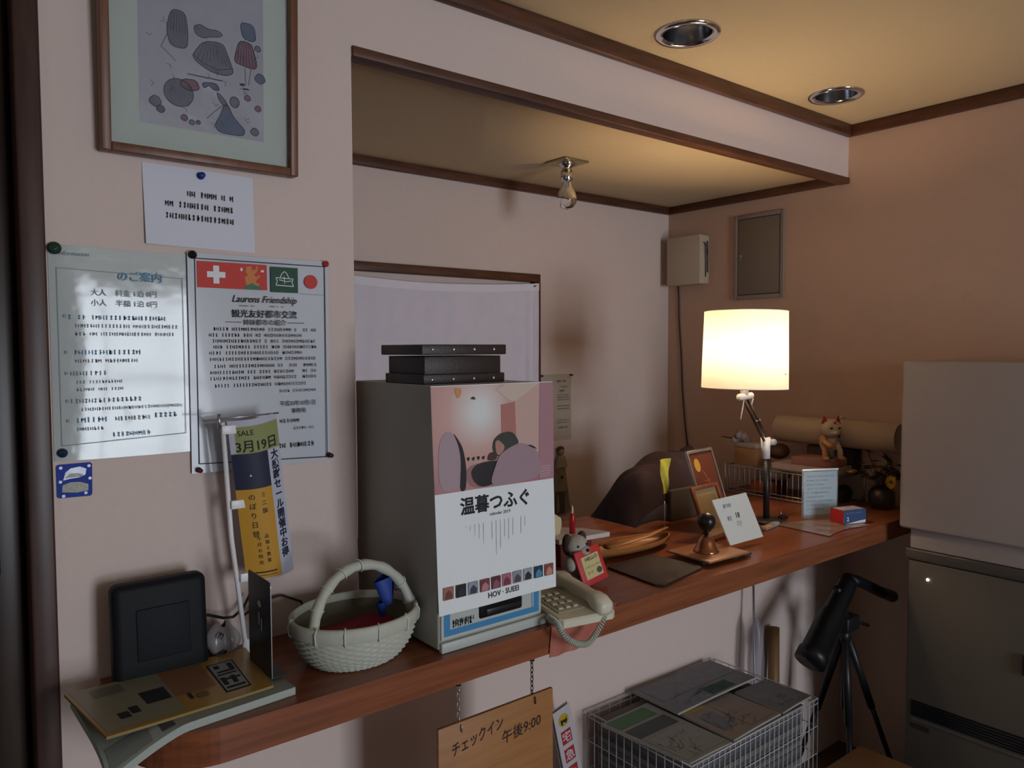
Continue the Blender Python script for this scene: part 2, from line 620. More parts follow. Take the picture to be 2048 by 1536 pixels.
# dress form with pleats
sk_poly([(.25, -.02), (.36, -.02), (.38, .16), (.37, .3), (.24, .3), (.21, .16)], WASH)
for k in range(6):
    b.line([S(.26 + k * .018, 0), S(.24 + k * .024, .17)], .0008, Z2 + .0001, PEN)
b.line([S(.22, .2), S(.17, .32), S(.28, .42)], .0010, Z2, PEN)
# wide skirt and bodice
sk_poly([(.42, .09), (.47, .05), (.54, .08), (.62, .07), (.66, .10), (.62, .13), (.56, .14), (.50, .17), (.44, .15)], WASH)
sk_poly([(.50, .19), (.66, .17), (.70, .28), (.75, .42), (.68, .46), (.55, .45), (.43, .38), (.41, .33)], WASH)
b.line([S(.41, .33), S(.50, .39), S(.62, .42), S(.74, .38)], .0010, Z2 + .0001, PEN)
for k in range(9):
    b.line([S(.51 + k * .017, .2), S(.45 + k * .034, .36 + .03 * math.sin(k))], .0006, Z2 + .0001, PEN)
# standing girl, skirt, legs, shoes
sk_poly([(.80, -.06), (.92, -.06), (.94, .07), (.90, .10), (.82, .08)], WASH2)
sk_poly([(.79, .11), (.90, .11), (.95, .30), (.92, .35), (.76, .32), (.75, .28)], PK)
for k in range(7):
    b.line([S(.80 + k * .017, .12), S(.77 + k * .028, .33)], .0008, Z2 + .0001, PEN)
b.line([S(.84, .35), S(.845, .50)], .001, Z2, PEN).line([S(.89, .35), S(.87, .50)], .001, Z2, PEN)
sk_poly([(.79, .50), (.83, .49), (.85, .51), (.80, .52)], PEN, False)
sk_poly([(.82, .535), (.87, .53), (.88, .545), (.82, .55)], PEN, False)
# round bag with flowers
sk_poly([(.30 + .115 * math.cos(a), .69 + .12 * math.sin(a)) for a in [2 * PI * k / 22 for k in range(22)]], WASH)
sk_poly([(.33, .56), (.44, .55), (.47, .63), (.38, .66), (.31, .62)], PK)
sk_poly([(.48, .56), (.60, .54), (.63, .60), (.58, .61), (.54, .57), (.50, .61)], WASH2)
b.line([S(.37, .51), S(.65, .51)], .0022, Z2, mat('olive_pencil', '6d7568', .8))
# party dress
sk_poly([(.66, .72), (.70, .72), (.73, .80), (.78, .86), (.84, .92), (.82, .98), (.62, .98), (.58, .92), (.63, .82)], WASH2)
sk_poly([(.60, .62), (.64, .64), (.70, .72), (.66, .73), (.62, .69)], WASH)
sk_poly([(.75 + .04 * math.cos(a), .68 + .05 * math.sin(a)) for a in [2 * PI * k / 14 for k in range(14)]], WASH)
b.line([S(.52, .87), S(.60, .78), S(.66, .72)], .001, Z2, PEN)
# small notes, candlestick, box
for k, (x, y, s) in enumerate([(.12, .80, .05), (.16, .86, .035), (.34, .90, .03), (.40, .93, .025), (.45, .92, .02), (.86, .62, .03), (.95, .15, .03), (.97, .42, .05), (.95, .70, .03), (.92, .92, .04)]):
    sk_poly([(x - s, y), (x - s * .3, y - s), (x + s * .6, y - s * .8), (x + s, y + s * .2), (x + s * .2, y + s), (x - s * .7, y + s * .6)], (WASH, WASH2, PK)[k % 3])
rd = random.Random(4)
for k in range(26):
    x, y = rd.random() * .9 + .05, rd.random()
    a = rd.random() * PI
    b.line([S(x, y), S(x + .03 * math.cos(a), y + .03 * math.sin(a)), S(x + .05 * math.cos(a + .7), y + .05 * math.sin(a + .7))], .0007, Z2, PEN)
# upper part of the sheet, outside the frame of the photo
for k in range(10):
    x, y = px0 + .03 + rd.random() * .17, py0 + .24 + rd.random() * .12
    b.line([(x, y), (x + .012, y + .02), (x + .03, y + .006)], .001, Z2, PEN)
b.build('sketch_sheet', t)
g = mat('picture_glass', 'ffffff', .03, bump=.5, bscale=9, transmission=1.0, ior=1.25)
MB().rect(.016, .016, FW - .016, FH - .016, .014, g).build('glass', t)


def pin(x, z, m, label, y=YW, r=.0075, flat=False):
    b = MB()
    if flat:
        b.lathe([(.001, .0005), (r, .0007), (r * 1.05, .004), (r * .8, .007), (.001, .0085)], m, 20)
    else:
        b.lathe([(.001, .0005), (r * .9, .0006), (r * .9, .003), (r * .45, .004), (r * .4, .009), (r * .75, .011), (r * .72, .0135), (.001, .014)], m, 20)
    o = b.build('push_pin')
    put(o, (x, y, z), FR_WALL)
    return tag(o, label, 'pin', 'pins holding the papers on the wall')


# caption card under the picture
t = thing('caption_card', 'small bluish-white card with three lines of type pinned under the framed picture', 'card', (.342, YW - .0006, 1.742), FR_WALL, rz=-.012)
CW, CH = .200, .146
b = MB().grid(lambda u, v: (u * CW + .004 * v * -1 + .002, v * CH, .0008 + .006 * (1 - u) ** 3 * (1 - v)), 12, 8, CARDP, thick=(0, 0, -.0005))
b.build('card', t)
b = MB()
b.strokes(.075, .160, .094, .011, .0030, INK, 3, .35, w=.0058)
b.strokes(.036, .165, .072, .011, .0036, INK, 5, .35, w=.0058)
b.strokes(.036, .165, .050, .011, .0040, INK, 8, .35, w=.0058)
b.build('printed_text', t)
pin(.443, 1.876, mat('pin_blue', '1f3f8f', .3), 'blue pin at the top of the caption card', YW - .002)

# laminated notice
NTB = mat('notice_blue', '4f8bb0', .5)
NTG = mat('notice_grey', '7d8d98', .5)
LAM = mat('laminate', 'b4bcbb', 0.12, coat=.40, bump=.9, bscale=11, spec=.3)
t = thing('laminated_notice', 'glossy laminated notice in blue and grey print, partly covered by the flag poster', 'notice', (.191, YW - .0008, 1.36), FR_WALL)
NW, NH = .290, .370
b = MB().grid(lambda u, v: (u * NW, v * NH - .002 * math.sin(u * 3), .0008 + .0025 * math.sin(PI * u) * math.sin(PI * v) + .0012 * math.sin(u * 9)), 24, 20, LAM, thick=(0, 0, -.0006))
b.build('laminated_sheet', t)
b = MB()
zt = .0052
b.line([(.012, .026), (.214, .034), (.214, .322), (.012, .330)], .0009, zt, NTG, True)
b.text('のご案内', .104, .314, .019, zt + .0002, NTB, bold=.01)
b.text('Information', .014, .352, .010, zt, NTG, shear=.3)
b.text('大人    料金 1泊 0円', .062, .286, .0125, zt, NTG, bold=.006)
b.text('小人    半額 1泊 0円', .062, .268, .0125, zt, NTG, bold=.006)
for k, (y, x0, x1, h, m) in enumerate([(.243, .026, .188, .008, NTB), (.229, .036, .205, .0065, NTG), (.215, .036, .200, .0065, NTG),
                                       (.182, .026, .140, .0085, NTB), (.168, .036, .138, .0065, NTG), (.146, .028, .086, .008, NTG),
                                       (.132, .036, .110, .0055, NTG), (.119, .036, .110, .0055, NTG), (.098, .026, .152, .008, NTG), (.084, .042, .212, .006, NTG),
                                       (.064, .034, .084, .009, NTB), (.064, .096, .156, .008, NTG), (.066, .160, .206, .009, NTB), (.050, .034, .080, .006, NTG),
                                       (.036, .090, .160, .008, NTB)]):
    b.strokes(x0, x1, y, h, zt, m, 40 + k, .12, .04, w=h * .8)
for y in (.246, .184, .148, .100, .066):
    b.rect(.020, y, .024, y + .005, zt, NTG)
b.build('printed_text', t)
pin(.2005, 1.7225, mat('pin_green', '1d3a2c', .4), 'dark green heart-like pin at the upper corner of the laminated notice', YW - .004, .010, True)
pin(.203, 1.374, mat('pin_teal', '173048', .35), 'dark blue pin at the lower corner of the laminated notice', YW - .003, .0075, True)

# flag poster
PO = mat('poster_paper', 'bcc0c8', .35, coat=.25)
t = thing('flag_poster', 'white poster with a black border and four flags printed along its top', 'poster', (.4135, YW - .0065, 1.316), FR_WALL, rz=0)
PW, PH = .281, .416
b = MB().grid(lambda u, v: (u * PW, v * PH, .0008 + .002 * math.sin(u * 5 + v * 2)), 16, 10, PO, thick=(0, 0, -.0006))
b.build('poster_sheet', t)
b = MB()
zt = .0036
for q in ([(.013, .018), (.013, .405)], [(.013, .405), (.272, .405)], [(.272, .405), (.272, .008)], [(.272, .008), (.013, .018)]):
    b.line(q, .0017, zt, INK)
b.rect(.0165, .351, .150, .4005, zt, RED)
cx, cy, a, w = .052, .3765, .017, .0055
CW_ = mat('flag_white', 'dfe2e6', .5)
b.rect(cx - a, cy - w, cx + a, cy + w, zt + .0002, CW_).rect(cx - w, cy - a, cx + w, cy + a, zt + .00025, CW_)
OR = mat('flag_orange', 'c9772c', .5)
lion = [(.108, .362), (.106, .375), (.112, .378), (.108, .386), (.110, .395), (.119, .397), (.121, .388), (.128, .391), (.129, .398), (.132, .396), (.131, .387), (.124, .380),
        (.128, .376), (.135, .380), (.137, .377), (.130, .371), (.127, .366), (.135, .362), (.133, .359), (.110, .358)]
b.poly(lion, zt + .0002, OR)
b.poly([(.106, .351), (.106, .358), (.115, .361), (.120, .364), (.126, .360), (.136, .358), (.136, .351)], zt + .0003, mat('flag_green', '2c6a4b', .5))
b.rect(.098, .386, .102, .392, zt + .0002, CW_).rect(.138, .386, .144, .390, zt + .0002, CW_)
b.rect(.158, .348, .214, .3985, zt, GREEN)
b.line([(.176, .376), (.181, .386), (.186, .390), (.191, .386), (.196, .375)], .0015, zt + .0002, CW_)
b.line([(.168, .377), (.204, .376), (.201, .368), (.205, .361), (.168, .362), (.171, .370)], .0016, zt + .0002, CW_, True)
b.line([(.175, .373), (.190, .370), (.200, .372)], .0014, zt + .0003, CW_).line([(.185, .380), (.186, .366)], .0013, zt + .0003, CW_)
b.poly(circ(.242, .372, .0142), zt, RED)
b.line([(.218, .347), (.270, .346)], .0006, zt, INKG)
b.text('Laurens Friendship', .145, .326, .0190, zt, INK, 'CENTER', shear=.35, bold=.008, sx=.9)
b.strokes(.095, .125, .3175, .003, zt, INK, 11).strokes(.155, .185, .3175, .003, zt, INK, 12)
b.text('観光友好都市交流', .145, .2975, .0165, zt, INK, 'CENTER', bold=.012, sx=1.0)
b.text('姉妹都市の紹介', .145, .2825, .0125, zt, INK, 'CENTER', bold=.006)
b.line([(.068, .287), (.098, .287)], .0011, zt, INK).line([(.192, .287), (.226, .287)], .0011, zt, INK)
ys = [.270, .2585, .247, .2355, .224, .212, .1985, .1865, .175, .161]
for k, y in enumerate(ys):
    b.strokes(.036 + .008 * (k % 3 == 0), .254 - .03 * (k in (1, 4)) - .02 * (k == 9), y, .0068, zt, INK, 70 + k, .30, .10, w=.0046)
b.strokes(.172, .252, .147, .006, zt, INK, 90, .5)
b.text('平成30年10月1日', .172, .120, .0115, zt, INK, bold=.006, sx=.9)
b.text('事務局', .196, .105, .0105, zt, INK, bold=.006)
b.strokes(.172, .215, .085, .008, zt, INK, 93, .4)
b.strokes(.200, .244, .070, .006, zt, INK, 94, .5)
b.strokes(.160, .248, .034, .010, zt, INK, 95, .25)
b.build('printed_text', t)
pin(.4225, 1.727, mat('pin_black', '111214', .35), 'black pin at the upper left corner of the flag poster', YW - .009, .0075, True)
pin(.688, 1.727, mat('pin_red', 'b4352c', .35), 'red pin at the upper right corner of the flag poster', YW - .009, .0065, True)
pin(.425, 1.3225, mat('pin_darkred', '5c1f24', .3), 'dark red pin at the lower left corner of the flag poster', YW - .009, .006)
pin(.690, 1.327, mat('pin_maroon', '3a2226', .35), 'brownish pin at the lower right corner of the flag poster', YW - .009, .0062)

# blue sticker
t = tag(bpy.data.objects.new('sticker', None), 'small glossy square sticker in blue and white below the laminated notice', 'sticker')
COL.objects.link(t)
put(t, (.193, YW - .0005, 1.296), FR_WALL)
b = MB()
FOIL = mat('foil_blue', '2b409c', .5, bump=.6, bscale=60, spec=.12)
b.prism([(.003, 0), (.051, -.001), (.054, .002), (.055, .055), (.052, .058), (.003, .058), (0, .055), (0, .003)], .0003, .0010, FOIL)
b.build('backing', t)
b = MB()
SILV = mat('foil_white', 'b9c2d8', .3, coat=.2, bump=.6, bscale=70)
GLD = mat('foil_olive', '7c7a5e', .3, noise=.5, nscale=180)
b.poly([(.010, .030), (.014, .044), (.022, .050), (.036, .052), (.046, .047), (.044, .037), (.034, .033), (.020, .032)], .0012, SILV)
b.poly([(.013, .034), (.020, .041), (.032, .041), (.041, .038), (.038, .034)], .0013, GLD)
b.poly([(.008, .010), (.009, .022), (.022, .026), (.036, .025), (.048, .020), (.048, .009), (.030, .007)], .0012, GLD)
for (x, y) in [(.007, .052), (.050, .052), (.051, .030), (.010, .003), (.044, .005), (.006, .028)]:
    b.poly(circ(x, y, .0028, 7), .0013, SILV)
b.build('emblem', t)

# ------------------------------------------------------------------ left end of the counter
# drooping catalogue and the magazine on it
CATW = mat('catalogue_cover', '8b9089', .55, noise=.08, nscale=20)
PAGE = mat('page_edge', 'a4ada6', .8, noise=.08, nscale=300)


def cata(u, v):
    x = .195 + u * .292 + (1 - v) * .014 - .004
    y = 1.194 + v * .215 + u * .026
    x0_ = .258 if y > 1.311 else .383 - math.sqrt(max(0, .125 ** 2 - (1.311 - max(y, 1.187)) ** 2))
    drop = max(0, x0_ - x) ** 1.35 * (.62 * (1 - v) + .05)
    return (x, y, CT + .0135 - drop)


t = thing('catalogue', 'thick white catalogue drooping over the rounded end of the counter under a yellow magazine', 'book')
MB().grid(cata, 30, 14, CATW, thick=(0, 0, -.013), side=PAGE).build('pages', t)
b = MB()
b.grid(lambda u, v: tuple(Vector(cata(.02 + u * .20, .02 + v * .15)) + Vector((0, 0, .0006))), 8, 4, mat('cat_grey', '6d736c', .5))
b.grid(lambda u, v: tuple(Vector(cata(.27 + u * .07, .04 + v * .10)) + Vector((0, 0, .0007))), 3, 3, mat('cat_dark', '34393b', .5))
b.build('cover_print', t)

MAGY = mat('magazine_yellow', 'a8843f', .3, noise=.12, nscale=14, coat=.3)
MAGG = mat('magazine_grey', '8b8872', .35, noise=.08, nscale=14, coat=.3)


def magf(u, v, dz=0.0):
    p0, p1, p2, p3 = Vector((.210, 1.222)), Vector((.466, 1.238)), Vector((.486, 1.430)), Vector((.183, 1.412))
    q = p0 * (1 - u) * (1 - v) + p1 * u * (1 - v) + p2 * u * v + p3 * (1 - u) * v
    z = CT + .0145 + .0045 + .004 * (1 - u) ** 2 - .003 * (1 - v) * (1 - u)
    return (q.x, q.y, z + dz)


t = thing('magazine', 'yellow magazine with a black and white masthead lying on the white catalogue', 'magazine')
MB().grid(magf, 20, 12, MAGY, thick=(0, 0, -.0045), side=mat('mag_edge', '8a7a4a', .7)).build('cover', t)
b = MB()


def mq(u0, u1, v0, v1, m, k=1):
    b.grid(lambda u, v: magf(u0 + (u1 - u0) * u, v0 + (v1 - v0) * v, .0003 * k), 6, 6, m)


mq(.02, .46, .06, .97, MAGG)
mq(.46, .70, .35, .98, mat('mag_tan', '8d6648', .35), 1)
mq(.30, .44, .36, .62, mat('mag_photo', '2f3034', .3, noise=.5, nscale=50), 2)
mq(.13, .19, .22, .34, mat('mag_dark', '2c2f2e', .3), 2)
mq(.20, .25, .26, .40, mat('mag_dark', '2c2f2e', .3), 2)
mq(.10, .26, .74, .92, mat('mag_pale', '6f6e5e', .3), 2)
mq(.72, .88, .14, .80, INK, 2)
mq(.73, .87, .16, .78, mat('mag_mast', '8d9096', .35), 3)
for (v0, v1, u0, u1) in [(.20, .24, .74, .86), (.28, .45, .74, .77), (.28, .45, .80, .83), (.50, .53, .74, .86), (.56, .74, .83, .86), (.56, .60, .75, .83), (.66, .74, .75, .78), (.38, .42, .76, .86)]:
    mq(u0, u1, v0, v1, INK, 4)
mq(.56, .63, .20, .30, mat('mag_tan2', '7a5e46', .35), 2)
mq(.52, .54, .22, .34, INK, 3)
b.build('cover_print', t)

# router
t = thing('router', 'square black router box with a raised panel leaning by the wall at the counter end', 'router', (.336, 1.418, CT + .001), None, rx=-.06)
b = MB()
b.rbox(-.078, .078, -.010, .034, 0, .180, BLACKPL, .014, 5)
b.build('casing', t)
b = MB()
b.rbox(-.042, .046, -.0125, -.008, .045, .135, BLACKPL2, .002, 2)
b.build('front_panel', t)
b = MB()
b.line([(-.02, .088), (.006, .096), (.022, .099)], .0006, .0128, BLACKPL)
b.line([(-.034, .055), (-.020, .075), (.0, .086)], .0006, .0128, BLACKPL)
o = b.build('scratch', t)
o.matrix_local = FR_WALL
# its cables and a wrapped power adapter
b = MB()
b.tube([(.40, 1.45, 1.055), (.425, 1.455, 1.054), (.455, 1.46, 1.04), (.475, 1.465, 1.036), (.495, 1.468, 1.047), (.51, 1.472, 1.07)], .0028, BLACKM)
b.tube([(.50, 1.478, 1.03), (.54, 1.482, 1.05), (.58, 1.485, 1.052), (.62, 1.485, 1.03), (.64, 1.485, .985)], .0025, mat('brown_cable', '3b2a26', .5))
tag(b.build('router_cable'), 'thin dark cable looping out from behind the black router along the wall', 'cable')
t = thing('plastic_bag', 'crumpled grey plastic bag with dark print stuffed beside the black router', 'bag', (.447, 1.445, CT + .001))
t.scale = (.52, .7, 1)


def bagf(u, v):
    a = u * 2 * PI
    r = .048 * math.sin(PI * min(1, v * .93 + .04)) ** .6
    return (r * 1.25 * math.cos(a) * (1 + .12 * math.sin(3 * a + v * 5)), .55 * r * math.sin(a) * (1 + .2 * math.sin(5 * a)), .001 + .068 * v + .006 * math.sin(a * 2 + 1) * v)


MB().grid(bagf, 40, 14, mat('grey_bag', '8f8a8c', .25, noise=.15, nscale=40, bump=.6, bscale=50)).build('bag_body', t)
b = MB()
b.line([(-.03, .052), (-.018, .060), (-.008, .055), (-.016, .048)], .003, 0, INK)
b.line([(-.036, .018), (-.02, .022), (.0, .024), (-.015, .014)], .005, 0, INK)
o = b.build('bag_print', t)
o.matrix_local = Matrix.Translation((0, -.033, 0)) @ FR_WALL

# bookend
t = thing('bookend', 'thin black metal bookend standing upright at the end of the magazine', 'bookend', (.4735, 1.262, CT + .0190))
BK = mat('bookend_black', '26282a', .35)
b = MB()
out = [(0, 0), (.108, 0), (.108, .158)] + [(.100 + .008 * math.cos(a), .160 + .008 * math.sin(a)) for a in (0.3, .8, 1.2)] + \
      [(.008 + .008 * math.cos(a), .160 + .008 * math.sin(a)) for a in (1.9, 2.4, 2.9)] + [(0, .158)]
b.M = Matrix(((0, 0, 1, -.001), (1, 0, 0, 0), (0, 1, 0, 0), (0, 0, 0, 1)))
b.prism(out, 0, .0016, BK, mat('bookend_edge', '8b8f90', .3, metal=.8))
b.build('plate', t)
MB().box(.0, .028, 0, .108, 0, .0014, BK).build('foot', t)
b = MB()
b.M = Matrix(((0, 0, -1, -.0012), (-1, 0, 0, .108), (0, 1, 0, 0), (0, 0, 0, 1)))
b.poly(circ(.056, .118, .009, 12, .006), .0004, mat('bookend_mark', 'a8abad', .5))
b.rect(.050, .080, .056, .102, .0004, mat('bookend_mark', 'a8abad', .5)).rect(.062, .072, .068, .094, .0004, mat('bookend_mark', 'a8abad', .5))
b.build('slot', t, 'pale slots through the plate')

# small banner stand
t = thing('banner_stand', 'miniature advertising banner in green, navy and yellow on a leaning white pole', 'banner', (.4905, 1.440, CT + .001))
b = MB()
PT, PBm = Vector((-.040, -.015, .450)), Vector((0, .0, .010))
b.tube([PBm, (PBm + PT) / 2 + Vector((-.006, 0, 0)), PT], [.0045, .0045, .0042], WHITEPL, 10)
b.lathe([(.001, .0), (.012, .0), (.012, .006), (.008, .009), (.006, .03), (.001, .03)], WHITEPL, 24)
b.build('pole', t)
b = MB()
b.tube([(-.075, -.015, .455), (.065, -.018, .462)], .0016, STEEL)
b.tube([(-.046, -.015, .440), (-.046, -.015, .466)], .0035, STEEL)
b.build('crossbar', t)
b = MB()


def ban(u, v):
    top, bot = Vector((-.034, -.020, .452)), Vector((.0, -.010, .145))
    p = top.lerp(bot, v)
    w = .094 - .018 * 0
    return (p.x + u * w * (1 - .02 * v), p.y - .012 * math.sin(u * PI * 1.1) - .006 * u * v, p.z + u * (.012 - .006 * v) - .003 * math.sin(u * 3))


BW_ = mat('banner_white', 'b9bccb', .7)
b.grid(ban, 14, 26, BW_, thick=(0, .0006, 0))
sheet = b.build('banner_sheet', t)
b = MB()


def bq(u0, u1, v0, v1, m, k=1):
    b.grid(lambda u, v: tuple(Vector(ban(u0 + (u1 - u0) * u, v0 + (v1 - v0) * (1 - v))) + Vector((0, -.0005 * k, 0))), 8, 8, m)


def btext(s, u0, v0, size, m, sx=1, rot=0, k=3, bold=0):
    mb = MB()
    mb.text(s, 0, 0, size, 0, m, sx=sx, bold=bold)
    for q in range(len(mb.v)):
        pass
    o = len(b.v)
    kk = b.mi(m)
    for p in mb.v:
        x, y = p.x, p.y
        if rot:
            x, y = -y, x
        uu, vv = u0 + x / .094, v0 - y / .307
        b.v.append(Vector(ban(uu, vv)) + Vector((0, -.0005 * k, 0)))
    for f in mb.f:
        b.f.append([i + o for i in f])
        b.fm.append(kk)
        b.fs.append(False)


bq(.05, 1, .04, .205, mat('banner_green', '8e9560', .7))
bq(.0, .70, .205, .425, NAVY)
bq(.0, .70, .425, .99, YEL)
bq(.0, .10, .02, .20, BW_)
btext('SALE', .14, .095, .014, INK, 1.0)
btext('3月19日', .08, .190, .0245, INK, .95, bold=.01)
for k, ch in enumerate('大感謝セール開催中お得'):
    btext(ch, .76, .265 + k * .062, .0195, NAVY, .85, bold=.02)
for k, ch in enumerate('のぼり日替'):
    btext(ch, .20, .49 + k * .058, .013, INK)
for k, ch in enumerate('ミニ旗'):
    btext(ch, .44, .48 + k * .05, .011, INK)
for k, ch in enumerate('今月の特売'):
    btext(ch, .26, .745 + k * .038, .0085, INK)
    btext('品揃え豊富'[k], .42, .735 + k * .038, .0085, INK)
bq(.12, .60, .945, .953, INK, 3)
bq(.14, .60, .968, .971, INK, 3)
btext('▲', .27, .345, .005, WHITEP)
b.build('banner_print', t)
for v in (.05, .51, .97):
    p = Vector(ban(0, v))
    MB().rbox(p.x - .012, p.x + .014, p.y - .006, p.y + .002, p.z - .008, p.z + .008, WHITEPL, .001).build('clip', t)

# ------------------------------------------------------------------ basket
t = thing('wicker_basket', 'white painted wicker basket with an arched handle', 'basket', (.650, 1.302, CT + .0005), rz=.12)
WICK = mat('white_wicker', 'b9bcae', .6, noise=.10, nscale=90)
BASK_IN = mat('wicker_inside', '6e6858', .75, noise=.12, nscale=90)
b = MB()
prof = [(.070, 0), (.084, .003), (.096, .013), (.107, .027), (.115, .042), (.120, .058), (.122, .074), (.122, .086)]
NS = 144


def pr(s):
    s *= len(prof) - 1
    i = min(int(s), len(prof) - 2)
    f = s - i
    return prof[i][0] * (1 - f) + prof[i + 1][0] * f, prof[i][1] * (1 - f) + prof[i + 1][1] * f


NR = 44
vs, fs = [], []
for i in range(NR + 1):
    r, z = pr(i / NR)
    row = i // 2
    for k in range(NS):
        a = 2 * PI * k / NS
        rr = r + (0.0026 * math.sin(a * 24 + PI * (row % 2)) if i % 2 else -.0018)
        vs.append((rr * math.cos(a), rr * .86 * math.sin(a), z + .002 * math.sin(a * 3) * i / NR))
for i in range(NR):
    for k in range(NS):
        l = (k + 1) % NS
        fs.append((i * NS + k, i * NS + l, (i + 1) * NS + l, (i + 1) * NS + k))
b.add(vs, fs, WICK, True)
b.lathe([(.001, .0005), (.07, .0005)], WICK, NS, sy=.86)
b.build('woven_body', t)
b = MB()
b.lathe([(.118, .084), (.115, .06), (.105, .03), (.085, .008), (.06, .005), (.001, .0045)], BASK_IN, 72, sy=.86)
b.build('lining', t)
b = MB()
vs = []
rim = [(.124 * math.cos(2 * PI * k / 60), .107 * math.sin(2 * PI * k / 60), .083 + .002 * math.sin(6 * PI * k / 60)) for k in range(60)]
b.lathe([(.1235, .066), (.1255, .070), (.1265, .082), (.1255, .090), (.121, .093), (.117, .090), (.1165, .078)], WICK, 60, sy=.86)
b.build('rim', t)
b = MB()
hp = [(-.108 * math.cos(a), -.035 + .02 * math.sin(a), .066 + .112 * math.sin(a)) for a in [PI * k / 26 for k in range(27)]]
b.tube(hp, [.010 + .0012 * math.sin(k * 1.9) for k in range(27)], WICK, 14)
b.build('handle', t)
b = MB()
LASH = mat('wicker_lashing', 'd3d6cc', .6)
for k in (4, 7, 10, 13, 21, 24):
    p, q = Vector(hp[k]), Vector(hp[k + 1])
    tdir = (q - p).normalized()
    s = Vector((0, 1, 0))
    n = tdir.cross(s).normalized()
    pts_ = [p + tdir * .010 * (j / 10 - .5) + (s * math.cos(2 * PI * j / 12) + n * math.sin(2 * PI * j / 12)) * .0118 for j in range(13)]
    MB().tube(pts_, .0011, LASH, 6).build('lashing', t)
for a in (3.6, 4.05, 4.55, 5.1, 5.6, 2.9, .2):
    c, s_ = math.cos(a), math.sin(a) * .86
    MB().tube([(.1165 * c, .1165 * s_, .088), (.122 * c, .122 * s_, .0955), (.1285 * c, .1285 * s_, .084), (.127 * c, .127 * s_, .068), (.1225 * c, .1225 * s_, .062)], .0013, LASH, 6).build('lashing', t)
DRED = mat('red_cloth', '8a1a28', .8, noise=.15, nscale=30)


def rc(u, v):
    a = u * 2 * PI
    r = v * (.092 + .006 * math.sin(4 * a))
    return (r * math.cos(a) - .005, r * .84 * math.sin(a) + .0, .012 + .012 * (1 - v) + .004 * math.sin(3 * a) * v + .006 * math.cos(a) * v)


o = MB().grid(rc, 48, 10, DRED).build('red_cloth')
put(o, (.650, 1.302, CT + .0340), rz=.12)
tag(o, 'dark red cloth lying inside the white wicker basket', 'cloth')
BLU = mat('blue_ribbon', '27408f', .35, noise=.25, nscale=40)
b = MB()
b.grid(lambda u, v: ((.018 - .010 * v) * math.cos(u * 2 * PI) * (1 + .3 * math.sin(u * 12)) + .006 * v, .010 * math.sin(u * 2 * PI), -.045 * v + .022 + .004 * math.sin(u * 9)), 28, 8, BLU)
b.grid(lambda u, v: ((.010 - .006 * v) * math.cos(u * 2 * PI) - .004, .007 * math.sin(u * 2 * PI), -.024 * v - .018), 20, 6, BLU)
o = b.build('ribbon')
put(o, (.712, 1.300, 1.080))
o.scale = (1.3, 1.2, 1.15)
tag(o, 'bright blue crumpled ribbon tied to the basket handle', 'ribbon')

# ------------------------------------------------------------------ cabinet with the calendar
MX0, MX1, MY0, MY1, MZ = .778, 1.037, 1.212, 1.54, 1.4795
t = thing('metal_cabinet', 'tall grey metal machine standing in the middle of the counter behind a calendar', 'machine', (MX0, MY0, CT + .0005))
GREYM = mat('grey_paint', '9c9b95', .45, spec=.4)
FRONTP = mat('front_paint', 'b5bcb8', .4)
w, dp, hh = MX1 - MX0, MY1 - MY0, MZ - CT
b = MB()
b.rbox(0, w, 0, dp, .006, hh, GREYM, .003)
b.build('housing', t)
MB().rbox(.004, w + .008, -.008, .004, 0, .020, FRONTP, .002).build('plinth', t)
b = MB()
b.M = FR_WALL
b.box(.006, w - .002, .024, hh - .004, .0005, .003, FRONTP)
BORD = mat('border_blue', '3f86b8', .4)
x0, x1, y0, y1 = .012, w - .008, .030, .45
z = .0034
for (a0, c0, a1, c1) in [(x0, y0 + .012, x0 + .014, y1 - .012), (x1 - .014, y0 + .012, x1, y1 - .012), (x0, y0, x1, y0 + .012), (x0, y1 - .012, x1, y1)]:
    b.rect(a0, c0, a1, c1, z, BORD)
b.rect(x1 - .020, y0 + .012, x1 - .018, y1 - .012, z, BORD)
b.strokes(.030, .080, .044, .014, z, INK, 8, .0, 0, w=.008)
b.strokes(.030, .085, .050, .010, z + .0001, mat('ink_dark', '2a2c33', .7), 9, -.2, 0, w=.008)
b.build('front_print', t)
b = MB()
b.rbox(.094, .206, -.006, .004, .046, .125, mat('slot_black', '0f1012', .25), .006, 3)
b.build('coin_window', t, 'black glossy window in the front')
b = MB()
b.rbox(.112, .200, -.0075, -.005, .051, .064, mat('slot_grey', '1c1c1f', .3), .001)
b.ball((.198, -.0075, .074), .0018, CHROME)
b.build('latch', t)

# stacked leather trays on top
t = thing('tray_case', 'dark brown lidded case with rows of silver studs on top of the grey machine', 'case', (.782, 1.262, MZ + .0006))
LEA = mat('dark_leather', '2e2422', .45, bump=.3, bscale=300)
w2, d2 = .200, .150
b = MB()
b.rbox(.006, w2 - .006, .006, d2 - .004, .018, .055, LEA, .002)
b.rbox(0, w2, 0, d2, 0, .0195, LEA, .002)
b.build('tray_body', t)
MB().rbox(-.004, w2 + .003, -.002, d2 + .010, .0575, .078, LEA, .002).build('lid', t)
for k in range(4):
    for z in (.009, .068):
        MB().ball((.020 + k * .050, -.0005 - .002 * (z > .05), z), (.0034, .0026, .0034), mat('stud_silver', 'e8e8e8', .25, metal=.9), 10, 6).build('stud', t, 'small silver stud')

# calendar taped over the front
t = thing('calendar', 'paper calendar with a pink room photograph hanging over the front of the grey machine', 'calendar', (.760, 1.2035, 1.043), FR_WALL)
CWd, CHt = .302, .437
CALP = mat('calendar_paper', 'e6ecee', .45)


